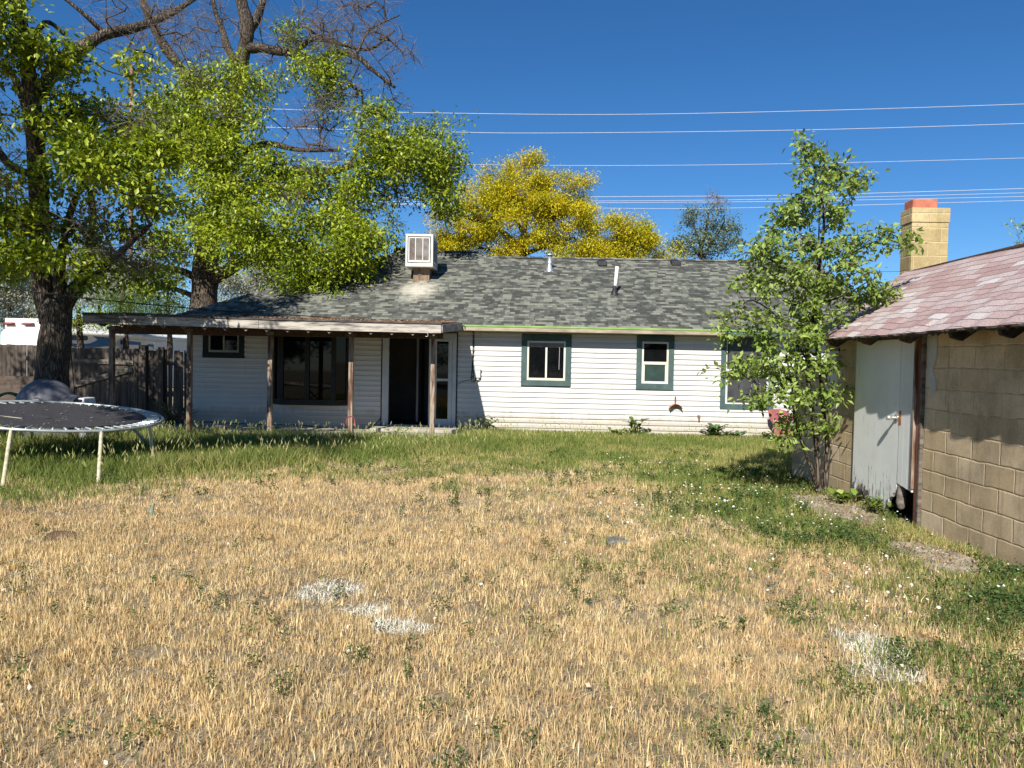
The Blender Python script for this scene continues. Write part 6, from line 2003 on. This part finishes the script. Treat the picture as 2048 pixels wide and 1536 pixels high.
for (y0, y1, dens) in ((2.1, 5, 75), (5, 8, 55), (8, 12, 26), (12, 15, 10)):
    cx, cy = scatter(y0, y1, dens, rnd)
    w = zone_green(cx, cy); w = .20 + .8 * w; w *= np.where(cx > .3, 1.15, .6)
    k = rnd.rand(len(cx)) < w * np.clip((vnoise(cx, cy, .45, 70, 3) - .42) * 6, .03, 1); cx, cy = cx[k], cy[k]
    m = 38
    rr = .010 + .032 * rnd.rand(len(cx), 1); x = (cx[:, None] + rnd.randn(len(cx), m) * rr).ravel(); y = (cy[:, None] + rnd.randn(len(cx), m) * rr).ravel()
    ok = (path_mask(x, y) < .5) & ((x < 3.9) | (y > 11.4)); x, y = x[ok], y[ok]
    z = gz(x, y) + .01 + .085 * rnd.rand(len(x)); push(leafpatch(x, y, z, (.012 + .013 * rnd.rand(len(x))) * (1 if y0 < 8 else 1.5), WEED, rnd))
# lush bindweed along the shed and the diagonal
for (cx, cy, rx, ry, n) in ((3.7, 5.9, .22, .55, 2600), (2.7, 9.2, .5, .5, 2200), (3.75, 8.2, .12, .3, 500), (2.6, 7.0, .5, .5, 4200), (3.3, 5.1, .45, .4, 2200), (2.1, 8.4, .6, .7, 3600), (3.2, 4.2, .5, .5, 1100), (2.3, 3.5, .5, .4, 700), (3.6, 9.7, .3, .3, 900)):
    x = cx + rnd.randn(n) * rx * .55; y = cy + rnd.randn(n) * ry * .55
    ok = (path_mask(x, y) < .6) & ((x < 3.92) | (y > 11.4)) & (vnoise(x, y, .16, 71, 3) > .50); x, y = x[ok], y[ok]
    z = gz(x, y) + .01 + .09 * rnd.rand(len(x)); push(leafpatch(x, y, z, .018 + .02 * rnd.rand(len(x)), WEED + [(.12, .20, .05)], rnd))
o = npmesh('weeds', np.concatenate(Vs), np.concatenate(Fs), M_grass, np.concatenate(Cs))
tag(o, 'low dark green leafy weeds and bindweed patches in the yard', 'weeds', kind='stuff')

# bindweed flowers: small white funnels facing up
def flowers():
    cx, cy = scatter(2.4, 13, 48, rnd)
    dens = np.interp(cx, [-1, .8, 1.8, 4], [.0, .03, .8, .8]) * np.interp(cy, [2.4, 4, 5.2, 8.4, 10.5, 13], [.05, .08, .6, .75, .22, .08]) * np.clip((vnoise(cx, cy, .5, 80, 2) - .35) * 5, 0, 1)
    k = (rnd.rand(len(cx)) < dens) & (path_mask(cx, cy) < .5); cx, cy = cx[k], cy[k]
    ex = [(3.72, 5.85), (3.78, 6.1), (3.62, 5.95), (3.70, 5.7), (3.8, 5.55), (3.60, 5.75), (3.66, 5.6), (3.74, 5.4), (3.55, 5.5), (3.82, 5.3), (3.58, 6.05)]
    cx = np.concatenate([cx, [e[0] for e in ex]]); cy = np.concatenate([cy, [e[1] for e in ex]])
    n = len(cx); z = gz(cx, cy) + .07 + .05 * rnd.rand(n); r = .005 + .007 * rnd.rand(n) + .002 * (cy > 7)
    V, F = [], []
    K = 8
    tl = rnd.randn(n, 2) * .35; tl[:, 1] -= .35
    for i in range(n):
        b = len(V); N_ = Vector((tl[i, 0], tl[i, 1], 1)).normalized(); u = N_.orthogonal().normalized(); w = N_.cross(u)
        c = Vector((cx[i], cy[i], z[i])); V.append(tuple(c - N_ * r[i] * .7))
        for k in range(K):
            t = 2 * math.pi * k / K; V.append(tuple(c + (u * math.cos(t) + w * math.sin(t)) * r[i]))
        for k in range(K): F.append((b, b + 1 + k, b + 1 + (k + 1) % K))
    return V, F
V, F = flowers()
o = npmesh('bindweed_flowers', V, F, M_grass, np.tile([[.82, .81, .78]], (len(V), 1)))
tag(o, 'small white bindweed flowers dotted over the green growth near the shed', 'flowers', kind='stuff')

# stepping stones / trodden path pieces, sheets just above the soil, and leaf litter
M_path = pm('trodden_concrete', (.24, .19, .14), (.42, .36, .29), 5, 1, bs=.6, bd=.006, bscale=40, c3=(.16, .11, .07), lo=.4, hi=.62)
for i, ((cx, cy), (rx, ry)) in enumerate(PATHS):
    mb = MB(); n = 30; r2 = random.Random(i)
    pts = []
    for k in range(n):
        t = 2 * math.pi * k / n; q = (abs(math.cos(t)) ** 4 + abs(math.sin(t)) ** 4) ** -.25 * (1 + r2.uniform(-.16, .16))
        x_ = min(cx + rx * q * math.cos(t), 3.92); y_ = cy + ry * q * math.sin(t)
        pts.append((x_, y_, float(gz(x_, y_)) + .014))
    mb.add(pts + [(p[0], p[1], p[2] - .06) for p in pts], [tuple(range(n))] + [(k, k + n, (k + 1) % n + n, (k + 1) % n) for k in range(n)])
    o = obj('path', mb, M_path); tag(o, kind='structure')
n = 2000
pick_ = rnd.randint(0, 4, n); cxy = np.array([(3.4, 9.3), (3.5, 8.4), (3.5, 7.4), (3.45, 6.4)])[pick_]; rxy = np.array([(.5, .5), (.35, .5), (.3, .5), (.3, .5)])[pick_]
x = cxy[:, 0] + rnd.randn(n) * rxy[:, 0] * .6; y = cxy[:, 1] + rnd.randn(n) * rxy[:, 1] * .7
ok = x < 3.9; x, y = x[ok], y[ok]
z = gz(x, y) + .032 + .02 * rnd.rand(len(x))
V, F, C = leafpatch(x, y, z, .010 + .022 * rnd.rand(len(x)), [(.22, .13, .07), (.30, .20, .12), (.13, .09, .06), (.42, .33, .23)], rnd)
o = npmesh('leaf_litter', V, F, M_lit, C); tag(o, 'brown dead leaves and twigs around the young tree and shed door', 'leaf litter', kind='stuff')
# pale leaf and chip litter over the dry grass
x, y = scatter(2.3, 7, 6, rnd); z = gz(x, y) + .02 + .02 * rnd.rand(len(x))
V, F, C = leafpatch(x, y, z, .014 + .022 * rnd.rand(len(x)), [(.55, .44, .32), (.65, .56, .44), (.48, .33, .22)], rnd)
o = npmesh('dead_leaves', V, F, M_lit, C); tag(o, 'pale curled dead leaves caught in the dry stubble', 'leaf litter', kind='stuff')

# broad-leaved plants against the house wall and patio
def weed_plant(name, px, base_py, Y, h, nst, size, label, seed, cols=None, spread=.25):
    rn = np.random.RandomState(seed); x0 = P(px, base_py, Y).x; z0 = float(gz(x0, Y))
    root = empty(name, (x0, Y, z0), label, 'plant', 'broad-leaved plants along the house')
    mb = MB(); V, F = [], []; Cc = []
    for s in range(nst):
        a = rn.rand() * 6.28; l = spread * (.3 + .7 * rn.rand()); hh = h * (.6 + .4 * rn.rand())
        p0 = Vector((x0 + .03 * rn.randn(), Y + .03 * rn.randn(), z0)); p2 = p0 + Vector((math.cos(a) * l, math.sin(a) * l * .5, hh)); p1 = (p0 + p2) / 2 + Vector((-math.cos(a) * l * .15, 0, hh * .12))
        mb.tube([p0, p1, p2], [.006, .005, .003], 5)
        nl = 7
        for i in range(nl):
            f = .15 + .85 * (i + 1) / nl; q = p0.lerp(p1, f * 2) if f < .5 else p1.lerp(p2, f * 2 - 1)
            an = rn.rand() * 6.28; L = size * (.6 + .6 * rn.rand()); d = Vector((math.cos(an), math.sin(an) * .7, .35 + .3 * rn.rand())).normalized()
            sd = d.cross(Vector((0, 0, 1))).normalized() * L * .24; dn = Vector((0, 0, -.12 * L))
            b = len(V); V += [tuple(q), tuple(q + d * L * .35 + sd), tuple(q + d * L * .75 + sd * .8 + dn * .5), tuple(q + d * L + dn * 2), tuple(q + d * L * .75 - sd * .8 + dn * .5), tuple(q + d * L * .35 - sd), tuple(q + d * L * .5 - Vector((0, 0, .03 * L)))]
            F += [(b, b + 1, b + 6), (b + 1, b + 2, b + 6), (b + 2, b + 3, b + 6), (b + 3, b + 4, b + 6), (b + 4, b + 5, b + 6), (b + 5, b, b + 6)]
            c = np.asarray(cols or DGREEN)[rn.randint(0, 4)] * (.8 + .5 * rn.rand()); Cc += [c] * 7
    obj('stems', mb, M_twigd, root); npmesh('leaves', np.array(V), np.array(F), M_leaf, np.array(Cc), root)
weed_plant('wall_plant', 968, 862, 17.2, .42, 12, .14, 'dark leafy plant at the wall just right of the side door', 1, DGREEN, .45)
weed_plant('wall_plant', 1272, 866, 17.2, .42, 9, .20, 'tall spiky dock plant at the wall below the narrow window', 2, DGREEN, .25)
weed_plant('wall_plant', 1240, 866, 17.15, .22, 8, .15, 'low dock plant just left of the tall spiky one', 3, DGREEN, .3)
weed_plant('wall_plant', 1424, 868, 17.2, .30, 9, .26, 'broad rounded burdock plant below the rusty faucet', 4, [(.08, .15, .05), (.11, .19, .07), (.14, .22, .09), (.07, .12, .04)], .25)
weed_plant('wall_plant', 1465, 868, 17.2, .18, 7, .18, 'flat spreading burdock plant right of the faucet', 5, [(.08, .15, .05), (.11, .19, .07), (.14, .22, .09), (.07, .12, .04)], .35)
weed_plant('wall_plant', 1530, 868, 17.1, .22, 8, .12, 'small dark plant beside the maroon ornament', 6, DGREEN, .25)
weed_plant('patio_plant', 792, 874, 15.1, .36, 5, .13, 'pale thistle-like plant in front of the dark doorway', 7, [(.20, .28, .08), (.26, .33, .12), (.3, .36, .14), (.15, .22, .06)], .3)
weed_plant('patio_bush', 345, 852, 17.3, .55, 26, .10, 'dark shaded bush between the fence and the house corner', 8, DGREEN, .7)
weed_plant('shed_plant', 1688, 990, 8.9, .14, 7, .14, 'small broad-leaved weed at the foot of the shed wall by the young tree', 9, YOUNG, .2)
weed_plant('shed_plant', 1750, 1010, 8.3, .18, 14, .09, 'bright weed clump at the foot of the peeling shed door', 10, YOUNG, .28)
